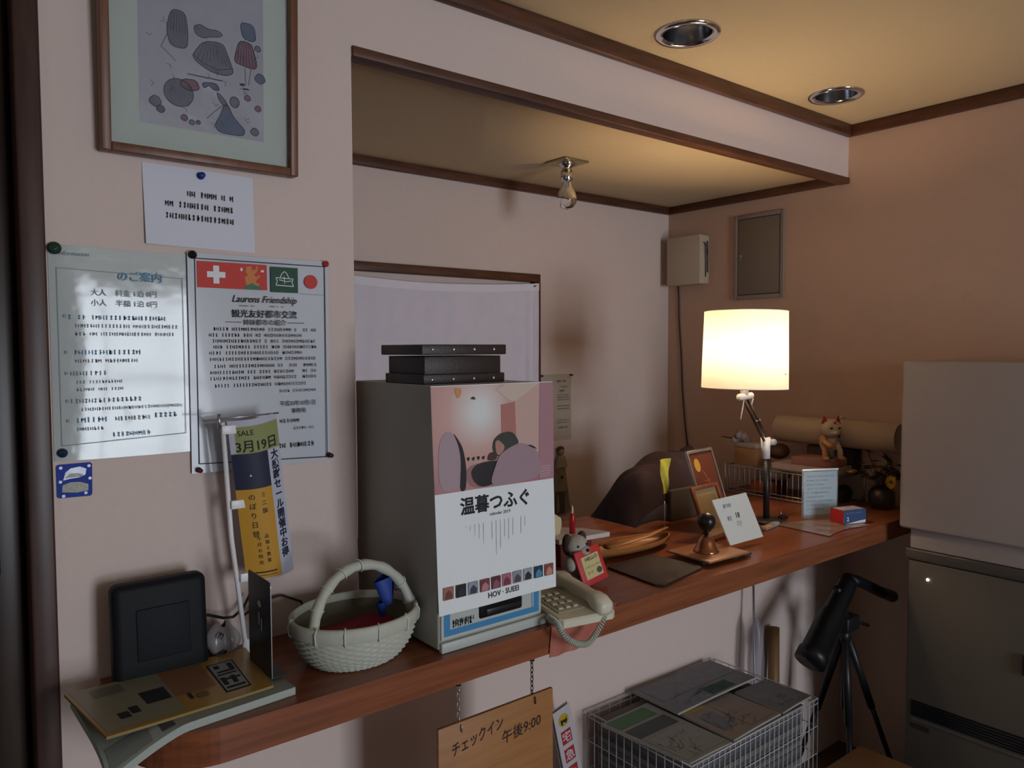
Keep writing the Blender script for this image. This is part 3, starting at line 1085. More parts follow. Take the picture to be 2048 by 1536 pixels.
def calf(u, v, k=0.0):
    wav = .004 * math.sin(v * 9) * (u < .05 or 0)
    x = u * (CWd + .004 * (1 - v)) + (.012 * (1 - v) if True else 0) * (1 - u) + wav * 0
    z = .002 + .0035 * math.sin(u * 4 + v * 3) ** 2 * (1 - v) + .004 * (1 - v) ** 3
    return (x, v * CHt, z + k)


MB().grid(calf, 24, 36, CALP, thick=(0, 0, -.0008)).build('sheet', t)
b = MB()


def cq(pts, m, k=1, sub=0):
    """polygon given in calendar u,v of the photograph (v down from its top edge, 0..1)"""
    from mathutils.geometry import tessellate_polygon
    if sub == 0:
        for _ in range(2):
            pts = [q for i in range(len(pts)) for q in ((pts[i][0] * .78 + pts[(i + 1) % len(pts)][0] * .22, pts[i][1] * .78 + pts[(i + 1) % len(pts)][1] * .22), (pts[i][0] * .22 + pts[(i + 1) % len(pts)][0] * .78, pts[i][1] * .22 + pts[(i + 1) % len(pts)][1] * .78))]
    v0, v1 = .532, .997
    P = [Vector((p[0], p[1], 0)) for p in pts]
    tri = tessellate_polygon([P])
    vs = [calf(min(1, max(0, p.x)), v1 - p.y * (v1 - v0), .0004 * k) for p in P]
    fs = []
    for tr in tri:
        a, c, d_ = (Vector(vs[i]) for i in tr)
        fs.append(tuple(tr) if (c - a).cross(d_ - a).z > 0 else tuple(reversed(tr)))
    b.add(vs, fs, m)


PHB = mat('photo_pink', 'bf8f88', .4)
_n = PHB.node_tree
_tc = _n.nodes.new('ShaderNodeTexCoord')
_mp = _n.nodes.new('ShaderNodeMapping')
_mp.inputs['Location'].default_value = (-.112, -.385, 0)
_gs = _n.nodes.new('ShaderNodeVectorMath')
_gs.operation = 'LENGTH'
_cr = _n.nodes.new('ShaderNodeValToRGB')
_cr.color_ramp.elements[0].position = 0.015
_cr.color_ramp.elements[0].color = lin('dde0df')
_cr.color_ramp.elements[1].position = 0.20
_cr.color_ramp.elements[1].color = lin('a8767c')
_e = _cr.color_ramp.elements.new(.075)
_e.color = lin('cba49b')
_n.links.new(_tc.outputs['Object'], _mp.inputs['Vector'])
_n.links.new(_mp.outputs[0], _gs.inputs[0])
_n.links.new(_gs.outputs['Value'], _cr.inputs[0])
_n.links.new(_cr.outputs[0], _n.nodes['Principled BSDF'].inputs['Base Color'])
b.grid(lambda u, v: calf(u, .532 + .465 * v, .0004), 16, 16, PHB)
PWL = mat('photo_pale', 'c6a69d', .4)
cq([(.66, .18), (.88, 0), (.90, .30), (.90, .80), (.67, .80)], PWL, 2, 1)
cq([(.67, .17), (.88, 0), (.58, 0), (.50, .05), (.62, .17)], mat('photo_cream', 'c9b9ab', .4), 3, 1)
cq([(.54, .20), (.66, .18), (.67, .60), (.54, .55)], mat('photo_rose', 'b0756d', .4), 2, 1)
cq([(.88, 0), (1, 0), (1, 1), (.86, 1)], mat('photo_mauve', 'a87f87', .4), 3, 1)
cq([(.29, .13), (.32, .10), (.34, .14)], mat('photo_brown', '4a2c2e', .4), 4)
cq([(.17, .02), (.23, .02), (.22, .10), (.19, .12)], mat('photo_orange', 'c98e5e', .4), 3)
CHR = mat('photo_chair', 'a8939c', .4)
cq([(.03, .98), (.04, .55), (.08, .44), (.13, .42), (.18, .48), (.21, .66), (.21, .98)], CHR, 3)
cq([(.15, .43), (.19, .50), (.23, .60), (.25, .80), (.24, 1), (.19, 1), (.21, .70), (.19, .55)], mat('photo_black', '1f1e25', .4), 4)
cq([(.28, .82), (.34, .75), (.52, .74), (.58, .84), (.46, .98), (.36, .99), (.30, .92)], mat('photo_black', '1f1e25', .4), 3)
cq([(.24, .76), (.50, .75), (.50, .98), (.26, .99)], mat('photo_wood', '9a6e70', .4), 2)
cq([(.42, .70), (.42, .74), (.50, .74), (.49, .66), (.44, .66)], mat('photo_brown', '4a2c2e', .4), 4)
cq([(.46, .64), (.47, .54), (.53, .48), (.62, .47), (.66, .52), (.69, .60), (.60, .64), (.55, .66), (.50, .72)], mat('photo_hair', '383c38', .4), 5)
cq([(.48, .56), (.51, .54), (.57, .62), (.52, .70), (.49, .68)], mat('photo_skin', 'b08078', .4), 6)
cq([(.44, .93), (.48, .80), (.51, .70), (.58, .64), (.69, .59), (.80, .64), (.86, .72), (.88, .97), (.60, .99), (.46, 1)], mat('photo_shirt', '9f8790', .4), 7)
cq([(.75, .62), (.80, .63), (.85, .68), (.79, .65)], mat('photo_black', '1f1e25', .4), 8)
for k in range(4):
    cq([(.25 + k * .04, .69 + .01 * (k % 2)), (.28 + k * .04, .68), (.27 + k * .04, .73)], mat('photo_black', '1f1e25', .4), 4)
for k in range(5):
    cq([(.86, .86 + .025 * k), (.97, .855 + .025 * k), (.97, .862 + .025 * k), (.86, .866 + .025 * k)], mat('photo_line', 'c2a2ac', .4), 4, 1)
b.build('photograph', t)
b = MB()


def ct(s, u, v, size, m, al='CENTER', sx=1, bold=0, rot=0):
    o = len(b.v)
    b.text(s, u * CWd, v * CHt, size, .0, m, al, sx=sx, bold=bold, rot=rot)
    for i in range(o, len(b.v)):
        p = b.v[i]
        q = calf(min(1, max(0, p.x / CWd)), min(1, max(0, p.y / CHt)), .0008)
        b.v[i] = Vector((p.x + (.012 * (1 - p.y / CHt)) * (1 - p.x / CWd), p.y, q[2]))


ct('温暮つふぐ', .49, .432, .036, INK, bold=.025)
ct('calendar 2019', .52, .402, .0095, INK)
o0 = len(b.v)
for k in range(15):
    x = (.25 + .035 * k) * CWd
    ln = (.04, .10, .05, .055, .14, .0, .05, .10, .08, .05, .06, .05, .0, .05, .03)[k]
    if ln:
        b.rect(x, (.375 - ln * 1.6) * CHt, x + .0007, .375 * CHt, .0048, INKG)
cols = [('9b6a60', '704038'), ('1c1d28', '2a2b38'), ('8d98a6', '3c4250'), ('7a3d40', 'b0888a'), ('5a2f40', '8a5a6a'), ('a56a78', '7c3a48'), ('8f8f9e', '5a4a58'), ('9aa3ab', '2a2c30'), ('1f3d58', '4f8aa8'), ('8c4a44', 'c08a78')]
for k, (c1, c2) in enumerate(cols):
    u0 = .035 + k * .0965
    x = u0 * CWd + .012 * (1 - .10) * (1 - u0)
    zc_ = calf(u0 + .04, .10)[2] + .0022
    b.rect(x, .066 * CHt, x + .0235, .066 * CHt + .0245, zc_, mat('thumb_a%d' % k, c1, .4, noise=.3, nscale=120))
    b.poly([(x + .003, .070 * CHt), (x + .019, .069 * CHt), (x + .021, .070 * CHt + .008), (x + .012, .070 * CHt + .017), (x + .005, .070 * CHt + .011)], zc_ + .0004, mat('thumb_b%d' % k, c2, .4))
ct('HOV · SUEEI', .53, .030, .0150, INK, bold=.02, sx=1.05)
b.rect(.012, .012 * CHt, CWd * .97, .0135 * CHt, .0058, INKG)
b.build('printed_text', t)

# ------------------------------------------------------------------ telephone
t = thing('plastic_pad', 'pink translucent plastic sheet hanging over the counter edge under the telephone', 'sheet')


def padf(u, v):
    c = [Vector((1.035, 1.128)), Vector((1.140, 1.128)), Vector((1.262, 1.200)), Vector((1.06, 1.32))]
    q = c[0] * (1 - u) * (1 - v) + c[1] * u * (1 - v) + c[2] * u * v + c[3] * (1 - u) * v
    d_ = max(0, CF - .001 - q.y)
    return (q.x, max(q.y, CF - .0035) - .004 * (d_ > .02) * math.sin(u * 7) ** 2, CT + .0016 - d_ * 1.15)


MB().grid(padf, 20, 40, PINKP, thick=(0, .0008, -.0008)).build('sheet', t)

t = thing('telephone', 'old cream push-button telephone with a coiled cord beside the grey machine', 'telephone', (1.120, 1.228, CT + .002), rz=-.12)
t.scale = (.84, .90, .9)
b = MB()
out = [(-.075, -.095), (.070, -.105), (.085, -.095), (.078, .095), (.070, .11), (-.070, .11), (-.078, .10), (-.082, -.085)]
vs = [(x, y, 0.002) for x, y in out] + [(x, y, .016 + (y + .105) * .09) for x, y in out] + [(x * .95, y * .96, .021 + (y + .105) * .09) for x, y in out]
n = len(out)
fs = [tuple(reversed(range(n))), tuple(range(2 * n, 3 * n))]
for L_ in range(2):
    fs += [(L_ * n + i, L_ * n + (i + 1) % n, (L_ + 1) * n + (i + 1) % n, (L_ + 1) * n + i) for i in range(n)]
b.add(vs, fs, BEIGE)
b.build('base', t)
b = MB()
b.M = Matrix.Translation((0, 0, .0165)) @ Matrix.Rotation(.09, 4, 'X')
b.rbox(-.065, .018, -.060, .075, .014, .0165, mat('keypad_plate', 'a39c86', .5), .001)
b.build('keypad_plate', t)
b = MB()
b.M = Matrix.Translation((0, 0, .0165)) @ Matrix.Rotation(.09, 4, 'X')
for i in range(3):
    for j in range(4):
        b.rbox(-.055 + i * .023, -.041 + i * .023, -.048 + j * .026, -.036 + j * .026, .0165, .0205, mat('phone_key', 'bdb9a4', .5), .001)
b.build('key', t)
b = MB()
HS = mat('handset_beige', 'd3cfba', .35)
b.M = Matrix.Translation((.048, .000, .041)) @ Matrix.Rotation(.09, 4, 'X')
sec = [(-.112, .012, .006), (-.108, .021, .017), (-.085, .024, .021), (-.065, .022, .019), (-.048, .017, .014), (0, .016, .013), (.048, .017, .014), (.065, .022, .019), (.088, .024, .021), (.108, .021, .017), (.112, .012, .006)]
vs, fs = [], []
NSg = 16
for (y, hw, hz) in sec:
    arch = .012 * (1 - (y / .112) ** 2)
    for k in range(NSg):
        a = 2 * PI * k / NSg
        cx_ = math.copysign(abs(math.cos(a)) ** .6, math.cos(a)) * hw
        cz_ = math.copysign(abs(math.sin(a)) ** .6, math.sin(a)) * hz
        vs.append((cx_, y, cz_ + arch))
for i in range(len(sec) - 1):
    for k in range(NSg):
        l = (k + 1) % NSg
        fs.append((i * NSg + k, (i + 1) * NSg + k, (i + 1) * NSg + l, i * NSg + l))
fs.append(tuple(range(NSg)))
fs.append(tuple(reversed(range((len(sec) - 1) * NSg, len(sec) * NSg))))
b.add(vs, fs, HS, True)
b.build('handset', t)
# coiled cord
path = [(1.028, 1.19, .985), (1.015, 1.145, .984), (1.012, 1.128, .972), (1.034, 1.122, .948), (1.062, 1.12, .934), (1.095, 1.12, .929), (1.125, 1.122, .945), (1.150, 1.122, .972), (1.168, 1.126, .996)]


def crm(P, t_):
    n_ = len(P) - 1
    s = t_ * n_
    i = min(int(s), n_ - 1)
    f = s - i
    p0, p1, p2, p3 = (Vector(P[max(0, i - 1)]), Vector(P[i]), Vector(P[i + 1]), Vector(P[min(n_, i + 2)]))
    return .5 * ((2 * p1) + (p2 - p0) * f + (2 * p0 - 5 * p1 + 4 * p2 - p3) * f * f + (3 * p1 - p0 - 3 * p2 + p3) * f ** 3)


hel = []
TURNS, STP = 44, 10
for k in range(TURNS * STP + 1):
    f = k / (TURNS * STP)
    p = crm(path, f)
    tg = (crm(path, min(1, f + .005)) - crm(path, max(0, f - .005))).normalized()
    s = tg.cross(Vector((0, 1, 0))).normalized()
    u = s.cross(tg)
    a = 2 * PI * k / STP
    hel.append(p + (s * math.cos(a) + u * math.sin(a)) * .0062)
inv = t.matrix_world.inverted()
b = MB()
b.M = inv
b.tube(hel, .0021, mat('cord_grey', 'b6bcae', .45), 6)
b.tube([path[-1], (1.175, 1.128, 1.003), (1.17, 1.14, 1.012)], .0025, mat('cord_grey', 'b6bcae', .45), 6)
b.build('coiled_cord', t)

# ------------------------------------------------------------------ plush dog holding a red sign
t = thing('plush_dog', 'white plush dog with brown ears hugging a red framed sign beside the telephone', 'soft toy', (1.297, 1.378, CT + .001), rz=-.15)
t.scale = (.88, .88, .88)
PL = mat('plush_white', 'b8b1a8', .95, bump=.8, bscale=900, noise=.08, nscale=80)
PLB = mat('plush_brown', '4e3b35', .95, bump=.8, bscale=900)
b = MB()
b.ball((0, .012, .042), (.036, .030, .044), PL, 20, 14)
b.ball((-.022, -.010, .012), (.016, .026, .013), PL)
b.ball((.026, -.010, .012), (.016, .026, .013), PL)
b.build('body', t)
b = MB()
b.ball((-.004, -.006, .104), (.034, .030, .031), PL, 20, 14)
b.ball((.006, -.030, .094), (.018, .015, .014), PL)
b.build('head', t)
b = MB()
b.ball((-.030, .002, .108), (.014, .018, .031), PLB)
b.build('ear', t, 'brown ear')
b = MB()
b.ball((.024, .008, .122), (.013, .014, .018), PLB)
b.build('ear', t, 'brown ear')
MB().ball((.008, -.045, .098), (.006, .005, .005), INK).build('nose', t)
MB().ball((-.016, -.031, .108), .0042, INK).build('eye', t)
MB().ball((.014, -.032, .112), .0042, INK).build('eye', t)
MB().ball((-.034, -.022, .058), (.016, .020, .020), PL).build('arm', t)
MB().ball((.052, -.022, .070), (.015, .016, .018), PL).build('arm', t)
t = thing('message_sign', 'small red square frame with a yellow message card held by the plush dog', 'sign', (1.315, 1.328, CT + .004), FR_WALL, rz=.17, rx=-.28)
t.scale = (1.06, .90, 1.0)
b = MB()
SR = mat('sign_red', 'c2383a', .45)
b.rbox(-.040, .040, 0, .100, 0, .007, SR, .003)
b.build('frame', t)
b = MB()
b.prism([(-.026, .018), (.028, .018), (.028, .080), (-.026, .080)], .0071, .0078, mat('memo_yellow', 'c9c08a', .6))
b.text('HELLO', -.016, .066, .013, .0081, INK, bold=.02)
b.text('いらっしゃい', -.022, .047, .0085, .0081, INK)
b.text('ませ', -.020, .030, .010, .0081, mat('memo_red', '9a4a3a', .6))
b.poly(circ(.018, .032, .0085, 14), .0082, mat('memo_brown', '5b4a44', .6))
b.build('message_card', t)

# ------------------------------------------------------------------ candle, lid, box behind the dog
t = thing('fan_tray', 'white fan-shaped flat tray resting on a dark red box behind the plush dog', 'tray', (1.425, 1.52, CT + .063))
pts = [(-.085, -.03), (.085, -.05), (.087, -.045), (.06, .03), (.02, .075), (-.03, .09), (-.085, .085)]
MB().prism(pts, 0, .012, mat('lid_white', 'cdc4bf', .5)).build('tray_plate', t)
t = thing('red_box', 'dark red cardboard box under the white fan-shaped tray', 'box', (1.415, 1.525, CT + .0005))
MB().rbox(-.07, .045, -.035, .07, 0, .0615, mat('box_red', '6d2320', .6), .002).build('box_body', t)
t = thing('candle', 'thin red candle standing on the white fan-shaped tray', 'candle', (1.420, 1.525, CT + .0755))
b = MB()
b.lathe([(.001, 0), (.0082, .0), (.0082, .050), (.006, .054), (.001, .056)], mat('candle_red', 'a3141c', .3), 20)
b.build('wax', t)
b = MB()
b.tube([(0, 0, .055), (.001, 0, .068), (-.0005, 0, .078)], [.0032, .0024, .0007], mat('wick_cream', 'e6d9bd', .5), 8)
b.build('wick', t)
t = thing('cream_card', 'cream folded card standing behind the calendar edge', 'card', (1.360, 1.53, CT + .0005))
MB().grid(lambda u, v: (.050 * u - .02 + .004 * math.sin(v * 9) * (u > .5), .01 * u, .148 * v * (1 - .2 * u)), 8, 12, mat('cream_paper', 'c9bb95', .8), thick=(0, .002, 0)).build('card', t)

# wooden boat-shaped tray
t = thing('wooden_tray', 'long boat-shaped pale wooden dish with pointed ends', 'dish', (1.600, 1.478, CT + .0008), rz=-.02)
WD = mat('tray_wood', 'b27a48', .4, wood=('94602f', (8, 70, 70)), spec=.4)


def boat(u, v, off=0):
    s = -1 + 2 * u
    hw = (.052 - off) * max(0.0, 1 - abs(s) ** 2.4) ** .75 + .0025
    L_ = .165 - off
    a = PI * v
    lift = .007 * abs(s) ** 2
    return (s * L_, -hw * math.cos(a), .002 + off * .8 + lift + (.030 - off) * (1 - math.sin(a) ** 1.0) * (1 - .2 * abs(s)))


b = MB()
b.grid(lambda u, v: boat(u, v), 40, 14, WD)
b.grid(lambda u, v: boat(1 - u, v, .005), 40, 14, WD)
# rim closing inner and outer shell
for side_ in (0, 1):
    vs, fs = [], []
    for k in range(41):
        vs += [boat(k / 40, side_), boat(k / 40, side_, .005)]
    for k in range(40):
        fs.append((2 * k, 2 * k + 2, 2 * k + 3, 2 * k + 1) if side_ == 0 else (2 * k, 2 * k + 1, 2 * k + 3, 2 * k + 2))
    b.add(vs, fs, WD)
b.build('dish_shell', t)
# ladle handle lying in it
t = thing('wooden_spoon', 'pale wooden spoon lying in the boat-shaped dish', 'spoon', (1.60, 1.478, CT + .030), rz=-.01)
b = MB().tube([(-.10, -.006, .004), (-.02, -.004, .004), (.08, .0, .008), (.165, .004, .018)], [.017, .016, .010, .006], WD, 12, flat=.35)
b.build('spoon_body', t)

# dark mat
t = thing('leather_mat', 'dark brown leather mat lying flat on the counter edge', 'mat', (1.530, 1.312, CT + .0006))
DL_ = mat('mat_leather', '2e1f20', .5, bump=.3, bscale=200)
MB().prism([(-.085, .100), (-.094, .092), (-.112, -.085), (-.100, -.104), (.090, -.070), (.104, -.056), (.090, .092), (.080, .104)], 0, .005, DL_).build('mat_sheet', t)
# light board with a spatula under it
t = thing('serving_spatula', 'black spatula sticking out from under the light wooden board', 'spatula', (1.74, 1.256, CT + .0058), rz=-.05)
b = MB()
b.rbox(-.10, .065, -.008, .008, 0, .006, BLACKM, .002)
b.prism([(.065, -.010), (.095, -.016), (.112, 0), (.095, .018), (.065, .010)], 0, .004, BLACKM)
b.build('spatula_body', t)
t = thing('wooden_board', 'light brown square wooden board on top of the dark leather mat', 'board', (1.730, 1.306, CT + .0125), rz=-.03)
MB().rbox(-.085, .088, -.075, .075, 0, .006, mat('board_wood', 'a5714c', .4, wood=('8a5b38', (8, 60, 60))), .002).build('board_panel', t)

# hand bell
t = thing('hand_bell', 'small copper hand bell with a black handle standing on the light wooden board', 'bell', (1.724, 1.306, CT + .0187))
t.scale = (1.05, 1.05, .95)
COP = mat('copper', 'b87a58', .22, metal=.9)
b = MB()
b.lathe([(.033, 0), (.034, .002), (.031, .006), (.026, .016), (.022, .028), (.019, .038), (.012, .046), (.004, .049), (.001, .049)], COP, 36)
b.build('bell_body', t)
b = MB()
b.lathe([(.001, .048), (.006, .048), (.006, .056), (.012, .062), (.021, .073), (.025, .088), (.022, .102), (.012, .112), (.001, .115)], mat('bell_black', '131313', .3), 28)
b.build('handle', t, 'round black handle')

# white price card on the board
t = thing('price_card', 'plain white card with a short handwritten line propped on the counter behind the bell', 'card', (1.822, 1.300, CT + .0190), FR_WALL, rz=-.01, rx=-.30)
b = MB()
b.prism([(0, 0), (.162, .002), (.130, .138), (-.036, .134)], 0, .004, mat('card_white', 'd3d9d6', .6))
b.build('card', t)
b = MB()
b.text('御予約', .006, .106, .013, .0044, INKG, bold=.01)
b.text('R5', .014, .068, .018, .0044, INK)
b.text('18', .052, .072, .022, .0044, INK, bold=.02)
b.text('DJ1', .052, .050, .018, .0044, INKG)
b.build('handwriting', t)

# picture frames behind the card
t = thing('photo_frame', 'small wooden photo frame with a cream sheet leaning behind the white card', 'picture frame', (1.850, 1.405, CT + .0040), FR_WALL, rz=.03, rx=-.38)
FB = mat('frame_brown', '8a5438', .45, wood=('70412a', (50, 8, 50)))
b = MB()
for q in ((0, .012, 0, .165), (.118, .130, 0, .165), (.0121, .1179, 0, .012), (.0121, .1179, .153, .165)):
    b.rbox(q[0], q[1], q[2], q[3], 0, .012, FB, .002)
b.build('frame', t)
b = MB()
b.box(.012, .118, .012, .153, .002, .005, mat('cream_sheet', 'b5a27e', .7, noise=.06, nscale=30))
b.rect(.022, .030, .108, .135, .0055, mat('cream_inner', 'a08c68', .7, noise=.1, nscale=30))
b.build('sheet', t)
t = thing('silver_frame', 'brown picture with a yellow oval in a thin silver frame behind the wooden photo frame', 'picture frame', (1.945, 1.470, CT + .0040), FR_WALL, rz=.03, rx=-.34)
b = MB()
for q in ((0, .006, 0, .262), (.124, .130, 0, .262), (.0061, .1239, 0, .006), (.0061, .1239, .252, .262)):
    b.rbox(q[0], q[1], q[2], q[3], 0, .010, mat('frame_silver', 'b5b1aa', .25, metal=.8), .001)
b.build('frame', t)
b = MB()
b.box(.006, .124, .006, .252, .001, .004, mat('pic_brown', '55291c', .5, noise=.1, nscale=20))
b.poly(circ(.040, .212, .014, 20, .022), .0043, mat('pic_yellow', 'b58f35', .5))
b.line([(.06, .19), (.075, .16), (.072, .13)], .003, .0043, mat('pic_tan', '9c6244', .5))
b.line([(.055, .16), (.085, .158)], .002, .0044, mat('pic_tan', '9c6244', .5))
b.build('picture', t)

# rattan box and cloth pile at the back
t = thing('garment_pile', 'dark burgundy and navy cloth heaped over a grey case at the back of the counter', 'cloth', (2.04, 1.78, CT + .001))
b = MB()


def heap(u, v):
    x = -.205 + .46 * u
    y = -.11 + .21 * v
    e = (1 - (1 - min(1, u / .42)) ** 3) * (1 - (1 - min(1, (1 - u) / .15)) ** 3)
    f = math.sin(PI * min(1, max(0, v * .94 + .03))) ** .5
    z = .222 * e * f * (.78 + .22 * u) + .006 * math.sin(x * 70 + 3 * math.sin(y * 30)) * e * f + .004 * math.sin(y * 110 + x * 40) * e * f + .010 * math.sin(x * 30 + y * 20) * e * f + .006 * math.sin(y * 60 + x * 12) * e * f
    return (x, y, max(0, z))


b.grid(heap, 110, 60, mat('burgundy_cloth', '2a1b22', .95, noise=.35, nscale=9, bump=.5, bscale=120))
b.build('cloth_heap', t)
b = MB()
b.rbox(-.05, .22, -.128, -.108, .0, .105, mat('case_grey', '4b4440', .5), .004)
b.build('case', t)
t = thing('yellow_tag', 'narrow yellow-green strip standing in front of the dark cloth', 'tag', (1.828, 1.565, CT + .001), FR_WALL)
b = MB()
b.grid(lambda u, v: (.052 * u * (.35 + .65 * v) + .020 * (1 - v), .125 + .110 * v, .003 * math.sin(u * 6 + v * 8)), 6, 12, mat('lime_foil', 'b9b440', .5, noise=.25, nscale=60), thick=(0, 0, -.001))
b.build('strip', t)
MB().tube([(.028, .0, -.002), (.028, .10, -.002)], .0015, STEEL).build('stick', t)

# ------------------------------------------------------------------ desk lamp
LX, LY = 2.06, 1.42
t = thing('table_lamp', 'lit table lamp with a white drum shade on a jointed black arm', 'lamp', (2.235, 1.45, CT + .0005))
sh = bpy.data.materials.new('lamp_shade_fabric')
sh.use_nodes = True
nt = sh.node_tree
nt.nodes.clear()
out = nt.nodes.new('ShaderNodeOutputMaterial')
mx = nt.nodes.new('ShaderNodeMixShader')
df = nt.nodes.new('ShaderNodeBsdfDiffuse')
tr = nt.nodes.new('ShaderNodeBsdfTranslucent')
df.inputs[0].default_value = lin('efe6d8')
tr.inputs[0].default_value = lin('f4ecdc')
mx.inputs[0].default_value = .20
nt.links.new(df.outputs[0], mx.inputs[1])
nt.links.new(tr.outputs[0], mx.inputs[2])
nt.links.new(mx.outputs[0], out.inputs[0])
_mats['lamp_shade_fabric'] = sh
sx, sy, sz = LX - 2.235, LY - 1.45, 1.420 - CT
b = MB()
b.M = Matrix.Translation((sx, sy, sz)) @ Matrix.Rotation(.02, 4, 'Y')
b.lathe([(.132, 0), (.127, .242)], sh, 64)
shade = b.build('lamp_shade', t)
b = MB()
b.M = Matrix.Translation((sx, sy, sz)) @ Matrix.Rotation(.02, 4, 'Y')
b.tube([(.1315 * math.cos(a), .1315 * math.sin(a), .001) for a in [2 * PI * k / 48 for k in range(48)]], .0012, WHITEPL, 6, True)
b.build('shade_ring', shade)
b = MB()
b.M = Matrix.Translation((sx, sy, sz)) @ Matrix.Rotation(.02, 4, 'Y')
b.tube([(.1265 * math.cos(a), .1265 * math.sin(a), .241) for a in [2 * PI * k / 48 for k in range(48)]], .0012, WHITEPL, 6, True)
for k in range(3):
    a = 2 * PI * k / 3
    b.tube([(0, 0, .05), (.13 * math.cos(a), .13 * math.sin(a), .03)], .0013, WHITEPL, 6)
b.build('shade_ring', shade)
b = MB()
b.M = Matrix.Translation((sx, sy, sz)) @ Matrix.Rotation(.02, 4, 'Y')
b.ball((.018, -.1318, .048), (.003, .001, .002), INK, 8, 6)
b.build('shade_mark', shade)
b = MB()
b.tube([(sx, sy, sz - .022), (sx, sy, sz + .05)], [.012, .017], WHITEPL, 14)
b.tube([(sx - .032, sy - .004, sz - .026), (sx + .040, sy + .002, sz - .024)], .0105, WHITEPL, 14)
b.tube([(sx + .036, sy, sz - .024), (sx + .046, sy, sz - .036), (sx + .038, sy, sz - .052)], .003, WHITEPL, 8)
b.tube([(sx - .006, sy - .004, sz - .03), (sx - .016, sy - .006, sz - .06), (sx - .030, sy - .008, sz - .095)], .0018, WHITEPL, 8)
b.build('lamp_holder', t)
b = MB()
b.M = Matrix.Translation((sx, sy, sz))
b.lathe([(.013, .030), (.013, .045), (.020, .060), (.030, .080), (.030, .095), (.020, .112), (.001, .118)], mat('opal_bulb', 'fff0d0', .3, emit=3.0), 24)
b.build('bulb', shade)
ARM = mat('arm_bronze', '43342a', .35, metal=.4)
b = MB()
b.tube([(sx - .006, sy, sz - .030), (-.018, -.002, .272)], .0045, ARM, 8)
b.tube([(sx + .030, sy + .01, sz - .030), (.016, .002, .262)], .0045, ARM, 8)
b.tube([(-.085, -.012, .345), (-.050, -.006, .347)], .002, WHITEPL, 8)
b.build('arm', t)
b = MB()
b.tube([(-.006, 0, .215), (-.010, 0, .285)], [.013, .016], WHITEPL, 14)
b.tube([(.010, 0, .268), (.036, -.004, .266)], .011, mat('joint_grey', 'b8b8ba', .3), 14)
b.build('joint', t)
b = MB()
b.tube([(.0, 0, .012), (-.005, 0, .222)], .0105, BLACKM, 14)
b.build('pole', t)
b = MB()
b.lathe([(.001, 0), (.048, 0), (.050, .005), (.046, .010), (.012, .013), (.001, .013)], mat('lamp_base', '2e2a28', .4), 36)
b.build('base', t)
pl = bpy.data.lights.new('lamp_bulb_light', 'POINT')
pl.energy = 15.5
pl.color = (1.0, .72, .44)
pl.shadow_soft_size = .035
po = bpy.data.objects.new('lamp_bulb_light', pl)
po.location = (LX, LY, 1.420 + .118)
COL.objects.link(po)

# ------------------------------------------------------------------ wire rack by the side wall and what is on it
t = thing('wire_rack', 'low chrome wire rack with a glass top standing on the counter against the side wall', 'rack', (2.59, 1.41, CT + .0005))
b = MB()
RW, RD, RH = .225, .46, .115
for z in (.006, RH - .006):
    b.tube([(0, 0, z), (RW, 0, z), (RW, RD, z), (0, RD, z)], .0028, STEEL, 8, True)
for y in [.02 + k * .0233 for k in range(19)]:
    b.tube([(0, y, .006), (0, y, RH - .006)], .0014, STEEL, 6)
for x in [.02 + k * .026 for k in range(8)]:
    b.tube([(x, RD, .006), (x, RD, RH - .006)], .0014, STEEL, 6)
for (x, y) in ((0, 0), (RW, 0), (0, RD), (RW, RD)):
    b.tube([(x, y, 0), (x, y, RH)], .003, STEEL, 8)
b.tube([(0, 0, .020), (0, RD, .020)], .0018, STEEL, 6)
b.build('wire_frame', t)
MB().rbox(-.004, RW + .004, -.006, RD * .45, RH + .0005, RH + .006, mat('rack_glass', '8a8f8a', .08, transmission=.35, ior=1.4), .001).build('glass_top', t)
# contents
t = thing('orange_tin', 'orange-brown tin inside the wire rack', 'tin', (2.70, 1.74, CT + .004))
MB().rbox(-.06, .06, -.05, .05, 0, .05, mat('tin_orange', '8f4d20', .4), .006, 3).build('tin_body', t)
t = thing('white_pouch', 'rounded white pouch standing on the orange tin in the wire rack', 'pouch', (2.70, 1.71, CT + .055))
MB().ball((0, 0, .026), (.055, .06, .028), mat('pouch_white', '9d948c', .8, noise=.1, nscale=20), 20, 12).build('pouch_body', t)
t = thing('glass_jar', 'dark glass jar inside the wire rack near its front corner', 'jar', (2.69, 1.53, CT + .004))
MB().lathe([(.001, 0), (.034, 0), (.036, .01), (.036, .07), (.028, .085), (.028, .095), (.001, .095)], mat('jar_dark', '22241f', .15), 24).build('jar_body', t)
t = thing('dark_pouch', 'dark green pouch lying in the front of the wire rack', 'pouch', (2.73, 1.447, CT + .004))
MB().ball((0, 0, .032), (.05, .026, .032), mat('pouch_green', '2f3226', .7, noise=.3, nscale=30), 18, 10).build('pouch_body', t)

